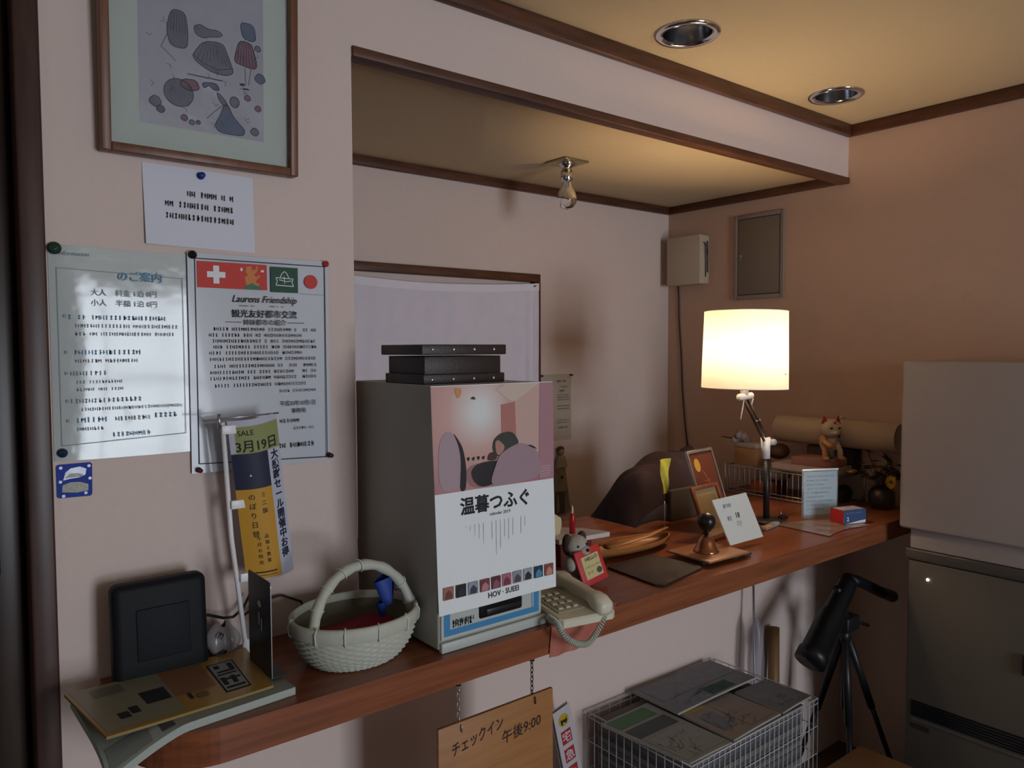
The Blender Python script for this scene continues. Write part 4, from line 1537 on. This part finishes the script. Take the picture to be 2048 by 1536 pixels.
RT = CT + RH + .007
t = thing('paper_stack', 'flat pale papers and a pink booklet stacked under the cat figurine', 'papers', (2.655, 1.46, RT))
b = MB()
b.box(-.065, .075, -.045, .200, 0, .022, mat('paper_pale', 'c0ab9c', .7))
b.build('papers', t)
b = MB()
b.rbox(-.055, .060, -.035, .125, .0223, .052, mat('booklet_pink', 'a47468', .6), .002)
b.build('booklet', t)
t = thing('brown_bag', 'brown leather pouch tucked behind the lamp on the wire rack', 'pouch', (2.70, 1.70, CT + RH + .025))
MB().ball((0, 0, .032), (.050, .040, .031), mat('bag_brown', '4c3320', .5, noise=.2, nscale=20), 22, 12).build('pouch_body', t)
t = thing('tan_box', 'square tan cardboard box on the back of the wire rack', 'box', (2.655, 1.795, CT + RH + .001))
b = MB()
b.rbox(-.05, .05, -.055, .045, 0, .068, mat('cardboard_tan', '9a7448', .75, noise=.08, nscale=20), .002)
b.build('box_body', t)
MB().rbox(-.052, .052, -.057, .047, .0685, .088, mat('box_lid_white', 'a2948a', .6), .002).build('lid', t)
t = thing('fabric_flower', 'pale grey fabric flower lying on the tan box at the back of the rack', 'flower', (2.635, 1.83, CT + RH + .107))
b = MB()
for k in range(7):
    a = 2 * PI * k / 7
    b.ball((.026 * math.cos(a), .02 * math.sin(a), .012 * math.sin(a * 2)), (.024, .012, .016), mat('petal_grey', '8b7d78', .9), 10, 6)
b.build('petal', t)
MB().tube([(0, 0, 0), (.0, .05, -.008), (.0, .09, -.006)], .0025, BLACKM).build('stem', t)

# paper roll along the side wall
t = thing('paper_roll', 'large cream paper roll lying along the side wall above the rack', 'paper roll', (2.752, 1.49, CT + RH + .099))
b = MB()
rr = .052
b.M = Matrix.Translation((0, 0, .045)) @ Matrix.Rotation(PI / 2, 4, 'X') @ Matrix.Rotation(.0, 4, 'Y')
b.lathe([(rr, -.240), (rr, .24), (rr - .0025, .24), (rr - .0025, -.240), (rr, -.240)], mat('roll_cream', 'c1ac93', .75), 48)
b.build('roll_tube', t)
b = MB()
b.M = Matrix.Translation((0, 0, .045)) @ Matrix.Rotation(PI / 2, 4, 'X')
b.lathe([(.03, -.238), (.032, .2), (.030, .2), (.028, -.238)], mat('roll_inner', '7d6a4c', .8), 32)
b.build('inner_roll', t)
t = thing('roll_support', 'dark cloth bundle supporting the paper roll', 'bundle', (2.770, 1.50, CT + RH + .008))
MB().rbox(-.022, .045, -.08, .11, 0, .082, mat('bundle_dark', '3a2d24', .9, noise=.3, nscale=20), .010, 3).build('bundle_body', t)

# beckoning cat
t = thing('lucky_cat', 'white beckoning cat figurine with red ears standing on the pink booklet', 'figurine', (2.628, 1.445, RT + .0525), rz=-.60)
t.scale = (1.05, 1.05, 1.0)
CTM = mat('cat_ceramic', 'c3b49c', .3, noise=.05, nscale=30)
b = MB()
b.ball((0, .012, .062), (.030, .030, .042), CTM, 22, 14)
b.build('torso', t)
b = MB()
b.ball((0, -.006, .112), (.036, .032, .034), CTM, 24, 16)
b.ball((0, -.030, .101), (.017, .012, .012), CTM, 14, 8)
b.build('head', t)
CRD = mat('cat_red', 'a8281c', .35)
for s in (-1, 1):
    b = MB()
    b.add([(s * .012, -.010, .136), (s * .034, -.006, .130), (s * .030, .006, .133), (s * .026, -.004, .163)], [(0, 1, 3), (1, 2, 3), (2, 0, 3), (0, 2, 1)], CRD)
    b.build('ear', t, 'red pointed ear')
    b = MB()
    b.ball((s * .014, -.036, .118), (.006, .003, .0035), INK, 10, 6)
    b.build('eye', t)
MB().ball((0, -.032, .138), (.006, .004, .004), CRD, 10, 6).build('forehead_spot', t)
TAN = mat('cat_tan', 'c08a5c', .4)
for s, fx in ((-1, -.022), (1, .024)):
    b = MB()
    b.tube([(fx * .9, .0, .06), (fx * 1.15, -.014, .035), (fx * 1.2, -.02, .004)], [.011, .010, .010], TAN if s < 0 else CTM, 12)
    b.ball((fx * 1.2, -.026, .008), (.012, .015, .008), TAN)
    b.build('leg', t)
b = MB()
b.tube([(-.028, -.008, .085), (-.038, -.026, .070), (-.026, -.038, .058), (-.010, -.040, .052)], [.010, .010, .010, .011], TAN, 12)
b.build('paw', t)
b = MB()
b.tube([(.010, .035, .05), (.034, .040, .09), (.046, .038, .135), (.058, .036, .152), (.072, .034, .148)], [.006, .006, .005, .005, .003], CTM, 10)
b.build('tail', t)
b = MB()
b.ball((.036, .012, .095), (.005, .012, .018), INK)
b.build('ear_patch', t)
b = MB()
b.ball((.0, .0, .020), (.018, .016, .018), mat('cat_grey', '3f4246', .4))
b.build('belly_bowl', t)
t = thing('brush', 'short straw brush lying on the rack beside the cat figurine', 'brush', (2.690, 1.395, RT + .0005), rz=.0)
b = MB()
b.ball((.0, -.0, .008), (.030, .016, .008), mat('brush_straw', 'a5803e', .8, noise=.3, nscale=90, bump=.8, bscale=400), 18, 8)
b.build('bristles', t)
MB().rbox(-.005, .045, -.018, -.006, 0, .006, BLACKM, .002).build('handle', t)

# acrylic stand with a blue note
t = thing('note_stand', 'clear upright stand holding a pale blue printed note in front of the wire rack', 'sign', (2.372, 1.400, CT + .0008), FR_WALL, rz=0)
t.scale = (.90, .97, 1)
b = MB()
b.M = Matrix.Rotation(-.42, 4, 'Y')
Mx = b.M.copy()
b.rbox(-.003, .146, .0, .170, -.002, .001, mat('acrylic', 'dfe7ea', .06, transmission=.8, ior=1.2), .0005)
b.rbox(-.003, .146, .168, .174, -.003, .003, mat('acrylic_edge', 'eef4f6', .1, emit=0), .001)
b.build('holder', t)
b = MB()
b.M = Mx
b.box(.003, .140, .012, .165, .0015, .0022, mat('note_blue', 'a3b8c6', .4))
for k in range(9):
    b.strokes(.012, .128 - .02 * (k % 3), .145 - k * .0145, .006, .0026, INKG, 120 + k, .15, .08, w=.0055)
b.rect(.003, .0, .140, .012, .0024, mat('note_grey', '8d8a88', .5))
b.build('printed_note', t)

# small red and blue box with cards, on a plastic sleeve
t = thing('plastic_sleeve', 'clear plastic sleeve lying flat under the small red and blue box', 'sleeve', (2.33, 1.29, CT + .0006), rz=-.05)
b = MB()
b.grid(lambda u, v: (-.12 + .24 * u, -.085 + (.20 - .10 * u) * v + .02 * math.sin(u * 3), .001 + .0015 * math.sin(u * 14) * math.sin(v * 9) + .0015), 24, 16, mat('sleeve_clear', '9d8278', .15, alpha=.75), thick=(0, 0, -.0006))
b.build('sleeve', t)
t = thing('staple_box', 'small open box with one red and one blue side holding folded slips', 'box', (2.432, 1.272, CT + .0042), rz=-.30)
b = MB()
BX = mat('box_blue', '34507c', .5, noise=.15, nscale=60)
b.box(-.045, .050, -.028, -.026, 0, .045, BX)
b.box(-.045, .050, .026, .028, 0, .045, BX)
b.box(-.047, -.045, -.028, .028, 0, .045, mat('box_red2', 'a3252a', .5))
b.box(.048, .050, -.0259, .0259, 0, .045, BX)
b.box(-.045, .048, -.026, .026, 0, .002, BX)
b.build('box_body', t)
b = MB()
b.box(-.042, .046, -.022, .022, .003, .046, mat('slip_paper', 'a39aa2', .7))
b.build('paper_slips', t)
b = MB()
b.M = Matrix.Translation((0, -.0285, 0)) @ FR_WALL
b.text('2', -.032, .010, .018, .0003, WHITEP, bold=.03)
b.strokes(-.034, .040, .033, .005, .0003, mat('box_print', '7f94b5', .5), 5, .1)
b.poly([(-.040, .0), (.048, .0), (.048, .010), (.02, .008), (-.01, .004)], .0002, WHITEP)
b.build('box_print', t)
t = thing('eraser', 'small clear-capped eraser lying near the plastic sleeve', 'eraser', (2.175, 1.395, CT + .0006), rz=.15)
MB().rbox(-.052, .012, -.011, .011, 0, .012, mat('eraser_pink', 'a9907f', .5), .003).build('eraser_body', t)
MB().rbox(.0125, .050, -.010, .010, 0, .013, mat('cap_clear', 'd8dde0', .1, transmission=.5), .003).build('cap', t)
t = thing('black_clip', 'black binder clip on the counter in front of the wire rack', 'clip', (2.30, 1.43, CT + .0045))
b = MB()
b.prism([(-.02, -.008), (.02, -.008), (.016, .008), (-.016, .008)], 0, .010, BLACKM)
b.build('clip_body', t)
MB().tube([(-.008, 0, .010), (-.010, 0, .024), (0, 0, .028), (.010, 0, .024), (.008, 0, .010)], .0009, CHROME, 6).build('wire_loop', t)

# dried plants and a yellow flower in a dark vase at the far right of the counter
t = thing('dried_flowers', 'dark dried foliage with a single yellow flower at the end of the counter', 'flowers', (2.748, 1.312, CT + .0008))
t.scale = (1.15, 1.15, 1.35)
b = MB()
b.lathe([(.001, 0), (.030, 0), (.040, .02), (.038, .045), (.025, .058), (.022, .057), (.001, .03)], mat('vase_dark', '2b2420', .3), 24)
b.build('vase', t)
rd = random.Random(9)
b = MB()
LF = mat('dry_leaf', '38301f', .85, noise=.3, nscale=60)
for k in range(46):
    a, el = rd.random() * 2 * PI, rd.random() * .8 + .3
    r = .03 + rd.random() * .045
    p = Vector((r * math.cos(a) * .8, r * math.sin(a) * .9, .06 + r * el * 1.1))
    d_ = Vector((math.cos(a + 1), math.sin(a + 1), rd.random() - .3)).normalized()
    s = d_.cross(Vector((0, 0, 1))).normalized() * .008
    L2 = d_ * (.02 + .012 * rd.random())
    b.add([p - L2, p - s, p + L2, p + s + Vector((0, 0, .003))], [(0, 1, 2, 3)], LF)
    if k % 3 == 0:
        b.tube([(0, 0, .03), tuple(p * .6 + Vector((0, 0, .02))), tuple(p)], .0012, LF, 5)
o = b.build('foliage', t)
o['kind'] = 'stuff'
b = MB()
for k in range(8):
    a = 2 * PI * k / 8
    b.ball((-.035 + .0, -.045 + .011 * math.cos(a), .078 + .011 * math.sin(a)), (.004, .008, .008), mat('flower_yellow', 'a5811c', .6), 8, 6)
b.build('flower', t)

# ------------------------------------------------------------------ side wall: breaker panel and white box
t = thing('breaker_panel', 'flat grey metal breaker panel with a door set on the side wall', 'electrical panel', (XR - .0005, 2.005, 1.755), FR_SIDE)
GP = mat('panel_grey', '8b8078', .5)
GD = mat('panel_door', '766c5e', .5)
PWd, PHt = .242, .36
b = MB()
for q in ((0, .018, 0, PHt), (PWd - .018, PWd, 0, PHt), (.0181, PWd - .0181, 0, .018), (.0181, PWd - .0181, PHt - .018, PHt)):
    b.rbox(q[0], q[1], q[2], q[3], 0, .010, GP, .002)
b.box(.018, PWd - .018, .018, PHt - .018, .0, .003, INK)
b.build('frame', t)
d = MB().rbox(.0205, PWd - .0205, .0205, PHt - .0205, .003, .0085, GD, .0015).build('door', t)
b = MB()
b.lathe([(.001, .012), (.007, .0115), (.008, .009)], GP, 16, cx=.035, cy=.185)
b.rbox(.030, .040, .168, .174, .0087, .011, GP, .001)
b.build('lock', d)
t = thing('cable_box', 'square white plastic box mounted on the side wall in the recess corner', 'wall box', (XR - .0005, 2.325, 1.835), FR_SIDE)
WB = mat('box_offwhite', 'b9ab98', .5)
b = MB()
b.rbox(0, .185, 0, .215, 0, .055, WB, .003)
b.build('housing', t)
MB().rbox(-.002, .187, -.002, .217, .0555, .068, WB, .003).build('cover', t)
b = MB()
b.tube([(.189, .180, .030), (.194, .15, .040), (.189, .10, .030), (.190, .03, .030)], .0018, BLACKM, 6)
b.tube([(.189, .185, .045), (.196, .16, .03), (.190, .12, .02)], .0018, BLACKM, 6)
b.tube([(.189, .19, .018), (.195, .14, .022), (.189, .05, .016)], .003, mat('cable_grey', '5b5b5c', .5), 6)
b.build('cable', t)
b = MB()
cp = [(XR - .004, 2.312, 1.834), (XR - .004, 2.308, 1.78), (XR - .004, 2.304, 1.66), (XR - .005, 2.290, 1.50), (XR - .005, 2.283, 1.36), (XR - .006, 2.268, 1.22), (XR - .006, 2.250, 1.08), (XR - .006, 2.24, .90), (XR - .006, 2.24, .6)]
b.tube([tuple(crm(cp, k / 60)) for k in range(61)], .0033, BLACKM, 8)
o = b.build('wall_cable')
tag(o, 'black cable running down the side wall from the white plastic box', 'cable')

# papers and the hanging doll on the recess wall
t = thing('rate_sheet', 'pale printed sheet taped to the recess wall beside the window', 'notice', (2.025, YB - .0008, 1.163), FR_WALL)
SW_, SH_ = .178, .278
MB().grid(lambda u, v: (u * SW_, v * SH_, .001 + .001 * math.sin(u * 6)), 8, 8, mat('sheet_warm', 'b8ac9a', .8), thick=(0, 0, -.0006)).build('sheet', t)
b = MB()
zt = .0024
b.strokes(.095, .150, .245, .007, zt, INK, 1, .1)
b.strokes(.110, .160, .222, .006, zt, INKG, 2, .3)
b.text('1750円', .108, .203, .013, zt, INK, sx=.8)
for k, y in enumerate((.188, .178, .168, .142, .130, .082, .072)):
    b.strokes(.098, .166, y, .005, zt, INKG, 20 + k, .1)
b.strokes(.098, .160, .050, .008, zt, INK, 31, .5)
b.build('printed_text', t)
for (x, z, lb) in ((2.032, 1.436, 'tiny black pin at the upper left of the pale sheet by the recess window'), (2.198, 1.436, 'tiny black pin at the upper right of the pale sheet by the recess window')):
    o = pin(x, z, mat('pin_black', '111214', .35), lb, YB - .003, .005)
t = thing('hanging_doll', 'hanging cloth doll in a long pale dress on the recess wall', 'doll', (2.130, YB - .012, .86), FR_WALL)
b = MB()
b.grid(lambda u, v: ((.028 + .030 * (1 - v) * (1 if v > 0 else 1)) * (u * 2 - 1) * (.75 + .25 * math.cos(v * 2)), .0 + .235 * v, .008 * math.sin(u * PI) + .003 * math.sin(u * 20)), 20, 12, mat('doll_dress', '8d8374', .9), thick=(0, 0, -.002))
b.build('dress', t)
b = MB()
b.grid(lambda u, v: ((.036) * (u * 2 - 1), .005 + .085 * v, .012 * math.sin(u * PI) + .003 * math.sin(u * 20)), 16, 6, mat('doll_apron', '55524c', .9))
b.ball((.0, .15, .012), (.007, .007, .003), INK, 10, 6)
b.build('apron', t)
b = MB()
b.ball((0, .258, .006), (.016, .018, .012), mat('doll_skin', 'a08474', .8))
b.build('head', t)
b = MB()
b.ball((0, .266, .004), (.018, .014, .012), mat('doll_hair', '5a4034', .9))
b.build('hair', t)
b = MB()
b.prism([(-.034, .19), (.034, .19), (.018, .238), (-.018, .238)], .002, .012, mat('doll_cape', 'a29888', .9))
b.build('cape', t)

# ------------------------------------------------------------------ heater cabinet by the side wall
t = thing('floor_heater', 'tall dark grey floor heater standing against the side wall', 'heater', (2.50, .20, 0))
HG = mat('heater_grey', '5f5b54', .4, spec=.4)
b = MB()
b.rbox(0, .325, 0, .905, .012, .868, HG, .006, 3)
b.build('housing', t)
MB().rbox(-.004, .33, -.01, .915, .869, .905, mat('heater_top', '4c4a45', .4), .006, 3).build('top_panel', t)
b = MB()
b.M = Matrix(((0, 0, -1, -.0002), (-1, 0, 0, .905), (0, 1, 0, 0), (0, 0, 0, 1)))
b.box(.02, .86, .365, .415, 0, .003, mat('louvre_dark', '16181f', .3))
b.box(.02, .86, .352, .357, 0, .004, HG)
for k in range(5):
    b.rbox(.022, .858, .370 + k * .009, .373 + k * .009, .002, .005, mat('louvre_blade', '20242e', .3), .0008)
b.build('louvre', t)
b = MB()
b.M = Matrix(((0, 0, -1, -.0002), (-1, 0, 0, .905), (0, 1, 0, 0), (0, 0, 0, 1)))
b.box(.020, .075, .325, .340, 0, .002, mat('badge_dark', '33312e', .3))
b.build('badge', t)
b = MB()
b.M = Matrix(((0, 0, -1, -.0002), (-1, 0, 0, .905), (0, 1, 0, 0), (0, 0, 0, 1)))
b.ball((.062, .815, .002), .0045, mat('led_white', 'ffffff', .2, emit=4), 12, 8)
b.build('indicator_light', t, 'small lit white indicator')
b = MB()
b.M = Matrix(((0, 0, -1, -.0002), (-1, 0, 0, .905), (0, 1, 0, 0), (0, 0, 0, 1)))
b.rbox(.328, .345, .60, .66, 0, .012, BLACKM, .004)
b.build('handle', t)
for (x, y) in ((.03, .03), (.29, .03), (.03, .87), (.29, .87)):
    MB().lathe([(.001, -.0), (.018, 0), (.018, .0125), (.001, .0125)], BLACKM, 16, cx=x, cy=y).build('foot', t)
t = thing('white_screen', 'large blank white panel case standing on top of the dark grey heater', 'panel', (2.478, .22, .906))
WS = mat('panel_white', 'a9a09c', .6)
b = MB()
b.rbox(.022, .34, .0, .880, 0, .064, WS, .004, 3)
b.build('lower_case', t)
MB().rbox(0, .34, -.005, .907, .0645, .598, WS, .010, 4).build('upper_case', t)

# ------------------------------------------------------------------ below the counter
t = thing('hanging_sign', 'plain wooden board with brushed check-in times hanging on two chains under the counter', 'sign', (.772, 1.212, .50), FR_WALL)
PLY = mat('plywood', 'a9784a', .5, wood=('98693e', (6, 60, 6)))
MB().rbox(0, .292, 0, .321, 0, .008, PLY, .001).build('board', t)
b = MB()
BR = mat('brush_ink', '2e1610', .6)
b.text('チェックイン', .030, .258, .030, .0085, BR, sx=.72, bold=.012, shear=.15, rot=.16)
b.text('午後9:00', .152, .243, .030, .0085, BR, sx=.95, bold=.01, shear=.15, rot=.10)
b.text('チェックアウト', .030, .13, .030, .0085, BR, sx=.72, bold=.012, shear=.15, rot=.05)
b.text('午前10:00', .152, .08, .030, .0085, BR, sx=.85, bold=.01, shear=.15, rot=.05)
b.build('brush_lettering', t)
for nm, x, mm in (('left', .052, STEEL), ('right', .240, mat('dark_chain', '3a3a40', .4, metal=.7))):
    b = MB()
    k = 0
    z = .322
    while z < .399:
        hx, hz = (.0035, .0)
        ring = []
        for j in range(12):
            a = 2 * PI * j / 12
            if k % 2:
                ring.append((x + .0032 * math.cos(a), z + .006 * math.sin(a), .0))
            else:
                ring.append((x, z + .006 * math.sin(a), .0032 * math.cos(a)))
        b.tube(ring, .0010, mm, 6, True)
        z += .0098
        k += 1
    b.tube([(x, .322, 0), (x, .314, .012), (x, .302, .0115)], .0014, mm, 6)
    b.lathe([(.001, .0), (.006, .0), (.005, .003), (.002, .004)], BLACKM, 12, cx=0, cy=0)
    b2 = b.build('chain', t)
    b3 = MB()
    b3.M = Matrix.Translation((x, .399, 0)) @ Matrix.Rotation(-PI / 2, 4, 'X')
    b3.lathe([(.001, -.0075), (.006, -.0075), (.005, -.003), (.002, .0), (.001, .002)], BLACKM, 12)
    b3.build('hook', b2)

# delivery pennant
t = thing('delivery_pennant', 'white vertical pennant with a yellow cat disc and red characters leaning by the wooden board', 'banner', (1.455, 1.44, .002), FR_WALL, rz=.232)
b = MB()
b.tube([(-.0, 0, .004), (0, .62, .004)], .004, WHITEPL, 8)
b.build('pole', t)
b = MB()
b.box(-.046, .014, .24, .640, -.002, .0, mat('pennant_white', 'b9b5ba', .6))
b.M = Matrix.Translation((0, 0, .006))
b.rbox(-.046, .014, .24, .640, .002, .004, mat('pennant_white', 'b9b5ba', .6), .001)
b.poly(circ(-.016, .606, .0175, 28), .0044, mat('disc_yellow', 'b79a22', .5))
b.poly([(-.026, .596), (-.027, .606), (-.024, .612), (-.022, .607), (-.016, .608), (-.010, .606), (-.007, .612), (-.005, .606), (-.004, .600), (-.008, .597), (-.009, .592), (-.013, .599), (-.020, .600), (-.021, .592)], .0047, INK)
RD2 = mat('pennant_red', 'a02a30', .5)
for k, ch in enumerate('宅急便'):
    y = .545 - k * .052
    b.prism([(-.033, y - .006), (.001, y - .006), (.001, y + .032), (-.033, y + .032)], .0041, .0044, RD2)
    b.text(ch, -.016, y + .001, .031, .0047, mat('pennant_pale', 'cfcbd0', .5), 'CENTER', bold=.01)
b.build('pennant_sheet', t)

# brochure rack
t = thing('brochure_rack', 'white wire brochure rack standing under the counter', 'rack', (1.435, 1.125, .30))
WIRE = mat('wire_white', 'b5b5ba', .35)
b = MB()
RWx, RDy, RHz = .565, .355, .25
for z in (.004, .09, .17, RHz):
    b.tube([(0, 0, z), (RWx, 0, z), (RWx, RDy, z), (0, RDy, z)], .0022 if z in (.004, RHz) else .0014, WIRE, 6, True)
b.tube([(0, 0, RHz - .014), (RWx, 0, RHz - .014), (RWx, RDy, RHz - .014), (0, RDy, RHz - .014)], .0016, WIRE, 6, True)
k = 0
for i in range(27):
    x = i * RWx / 26
    b.tube([(x, 0, .004), (x, 0, RHz)], .0013, WIRE, 6)
    if i % 2 == 0:
        b.tube([(x, RDy, .004), (x, RDy, RHz)], .0013, WIRE, 6)
for i in range(14):
    y = i * RDy / 13
    b.tube([(0, y, .004), (0, y, RHz)], .0013, WIRE, 6)
    b.tube([(RWx, y, .004), (RWx, y, RHz)], .0013, WIRE, 6)
    b.tube([(0, y, .004), (RWx, y, .004)], .0013, WIRE, 6)
b.build('wire_frame', t)
t2 = thing('rack_stand', 'white box stand beneath the wire brochure rack', 'stand', (1.42, 1.11, 0))
b = MB()
b.rbox(0, .595, 0, .29, 0, .2985, mat('stand_white', '8f9092', .6), .004)
b.build('stand_body', t2)


def brochure(name, label, corners, z, base, prints, group='tourist brochures on the wire rack', th=.006):
    o = thing(name, label, 'brochure', (0, 0, z), group=group)
    c = [Vector(q) for q in corners]

    def f(u, v, k=0.0):
        q = c[0] * (1 - u) * (1 - v) + c[1] * u * (1 - v) + c[2] * u * v + c[3] * (1 - u) * v
        return (q.x, q.y, k + .002 * math.sin(u * 3 + v * 2))
    MB().grid(f, 10, 10, base, thick=(0, 0, -th), side=mat('brochure_edge', '9a9890', .8)).build('booklet', o)
    b = MB()
    for n_, (u0, u1, v0, v1, m) in enumerate(prints):
        b.grid(lambda u, v: f(u0 + (u1 - u0) * u, v0 + (v1 - v0) * v, .0004 + .0002 * n_), 4, 4, m)
    rd = random.Random(len(label))
    for k in range(14):
        u, v = .05 + .6 * rd.random(), .05 + .35 * rd.random()
        p = [f(u, v, .003)[:2], f(min(1, u + .12 * rd.random()), min(1, v + .1 * (rd.random() - .3)), .003)[:2], f(min(1, u + .2 * rd.random()), min(1, v + .12 * rd.random()), .003)[:2]]
        b.line(p, .0012, .0035, mat('map_line', '3c4344', .7))
    b.build('cover_print', o)


MAPW = mat('map_paper', '8e8d86', .5, noise=.12, nscale=40)
MAPG = mat('map_green', '3c6b3c', .5)
MAPD = mat('map_dark', '39413f', .5, noise=.2, nscale=50)
MAPY = mat('map_yellow', 'a08a3e', .5)
MAPK = mat('map_grey', '6d7076', .5, noise=.3, nscale=40)
MAPT = mat('map_tan', '8a7c70', .5, noise=.1, nscale=30)
BR_LABELS = ('map brochure with green and dark bands at the front left of the wire rack',
             'brochure with a mustard yellow band in the middle of the wire rack',
             'grey brochure with a dark green block at the back of the wire rack',
             'plain grey leaflet at the right side of the wire rack')
zb = .30 + .25
# magazines that fill the rack up to the top sheets
t = thing('booklet_pile', 'pile of grey booklets filling the wire rack under the top brochures', 'booklets', (1.455, 1.145, .306))
b = MB()
for k in range(14):
    b.box(.002 * (k % 3), .50 + .004 * (k % 2), .002 * (k % 2), .31, k * .0165, k * .0165 + .0155, mat('pile_%d' % (k % 3), ('5b5c60', '6f6c68', '4a4c50')[k % 3], .8))
b.build('booklets', t)
brochure('brochure', BR_LABELS[0], [(1.437, 1.132), (1.60, 1.128), (1.60, 1.41), (1.405, 1.40)], zb + .004, MAPW,
         [(.05, .85, .78, .97, MAPG), (.05, .9, .55, .74, MAPD), (.05, .95, .05, .5, MAPW)])
brochure('brochure', BR_LABELS[1], [(1.61, 1.130), (1.83, 1.135), (1.83, 1.40), (1.61, 1.41)], zb + .005, MAPT,
         [(.02, .40, .55, .98, MAPY), (.42, .75, .60, .85, MAPK), (.45, .95, .05, .5, MAPT), (.10, .35, .15, .45, MAPK)])
brochure('brochure', BR_LABELS[2], [(1.60, 1.30), (1.96, 1.30), (1.96, 1.47), (1.60, 1.465)], zb + .013, MAPK,
         [(.45, .75, .05, .30, GREEN), (.05, .95, .40, .95, MAPK)])
brochure('brochure', BR_LABELS[3], [(1.84, 1.135), (1.99, 1.14), (1.99, 1.29), (1.84, 1.29)], zb + .004, mat('leaflet_grey', '6b6c6e', .5, noise=.1, nscale=30), [(.1, .9, .1, .9, MAPK)])

# wooden stool
t = thing('wooden_stool', 'low pale wooden stool on the floor to the right of the brochure rack', 'stool', (2.145, 1.02, 0))
WS2 = mat('stool_wood', '7a5736', .5, wood=('83603a', (40, 8, 40)))
b = MB()
b.rbox(-.11, .13, -.12, .12, .290, .318, WS2, .008, 3)
b.build('seat', t)
for (x, y) in ((-.08, -.09), (.10, -.09), (-.08, .09), (.10, .09)):
    MB().rbox(x - .016, x + .016, y - .016, y + .016, 0, .2895, WS2, .004).build('leg', t)

# umbrella leaning in the corner
t = thing('vinyl_umbrella', 'folded clear vinyl umbrella leaning in the corner under the counter', 'umbrella', (2.13, 1.40, .002))
b = MB()
b.tube([(0, -.03, .0), (.02, .03, .40), (.04, .055, .80)], .004, STEEL, 8)
b.build('shaft', t)
b = MB()
b.lathe([(.004, .06), (.012, .12), (.022, .30), (.028, .52), (.022, .62), (.006, .66)], mat('umbrella_vinyl', '9a96a2', .25, alpha=.45), 20, cx=.024, cy=.03)
b.build('canopy', t)

# telescope on a tripod
t = thing('telescope', 'black spotting telescope on a tripod in the dark corner under the counter', 'telescope', (2.44, 1.28, 0))
b = MB()
TB = mat('scope_black', '111316', .4)
A_, B_ = Vector((-.27, -.03, .57)), Vector((-.015, -.02, .775))
b.tube([A_, A_.lerp(B_, .10), A_.lerp(B_, .12), A_.lerp(B_, .55), A_.lerp(B_, .60), A_.lerp(B_, .95), B_], [.048, .048, .043, .041, .034, .030, .026], TB, 24)
b.build('tube', t)
b = MB()
b.tube([B_ - Vector((.01, 0, -.005)), (.05, -.02, .760), (.18, -.03, .70), (.27, -.03, .665)], [.022, .018, .019, .021], TB, 16)
b.build('eyepiece', t)
b = MB()
b.tube([(-.075, -.02, .745), (-.095, -.02, .765)], .012, TB, 10)
b.build('focus_knob', t)
b = MB()
b.rbox(-.035, .045, -.03, .02, .60, .65, BLACKM, .006, 2)
b.tube([(.0, 0, .56), (.0, 0, .60)], .018, BLACKM, 12)
b.tube([(.03, -.01, .63), (.10, -.03, .60)], .006, BLACKM, 8)
b.tube([(-.02, -.01, .65), (-.07, -.02, .70)], .016, BLACKM, 8)
b.build('tripod_head', t)
for f in ((-.09, -.085), (.29, -.05), (-.02, .18)):
    b = MB()
    m_ = Vector((f[0] * .5, f[1] * .5, .30))
    b.tube([(f[0] * .05, f[1] * .05, .57), tuple(m_)], .013, BLACKM, 10)
    b.tube([tuple(m_), (f[0], f[1], .006)], .009, TB, 10)
    b.build('leg', t)
b = MB()
b.tube([(0, 0, .56), (0, 0, .33)], .009, BLACKM, 10)
b.build('centre_column', t)
# bamboo stick beside it
t = thing('bamboo_pole', 'short tan wooden pole leaning behind the telescope', 'pole', (2.27, 1.44, .002))
MB().tube([(0, 0, 0), (.02, .01, .30), (.05, .03, .58)], [.020, .020, .018], mat('bamboo', '7a5b38', .5), 12).build('pole_body', t)
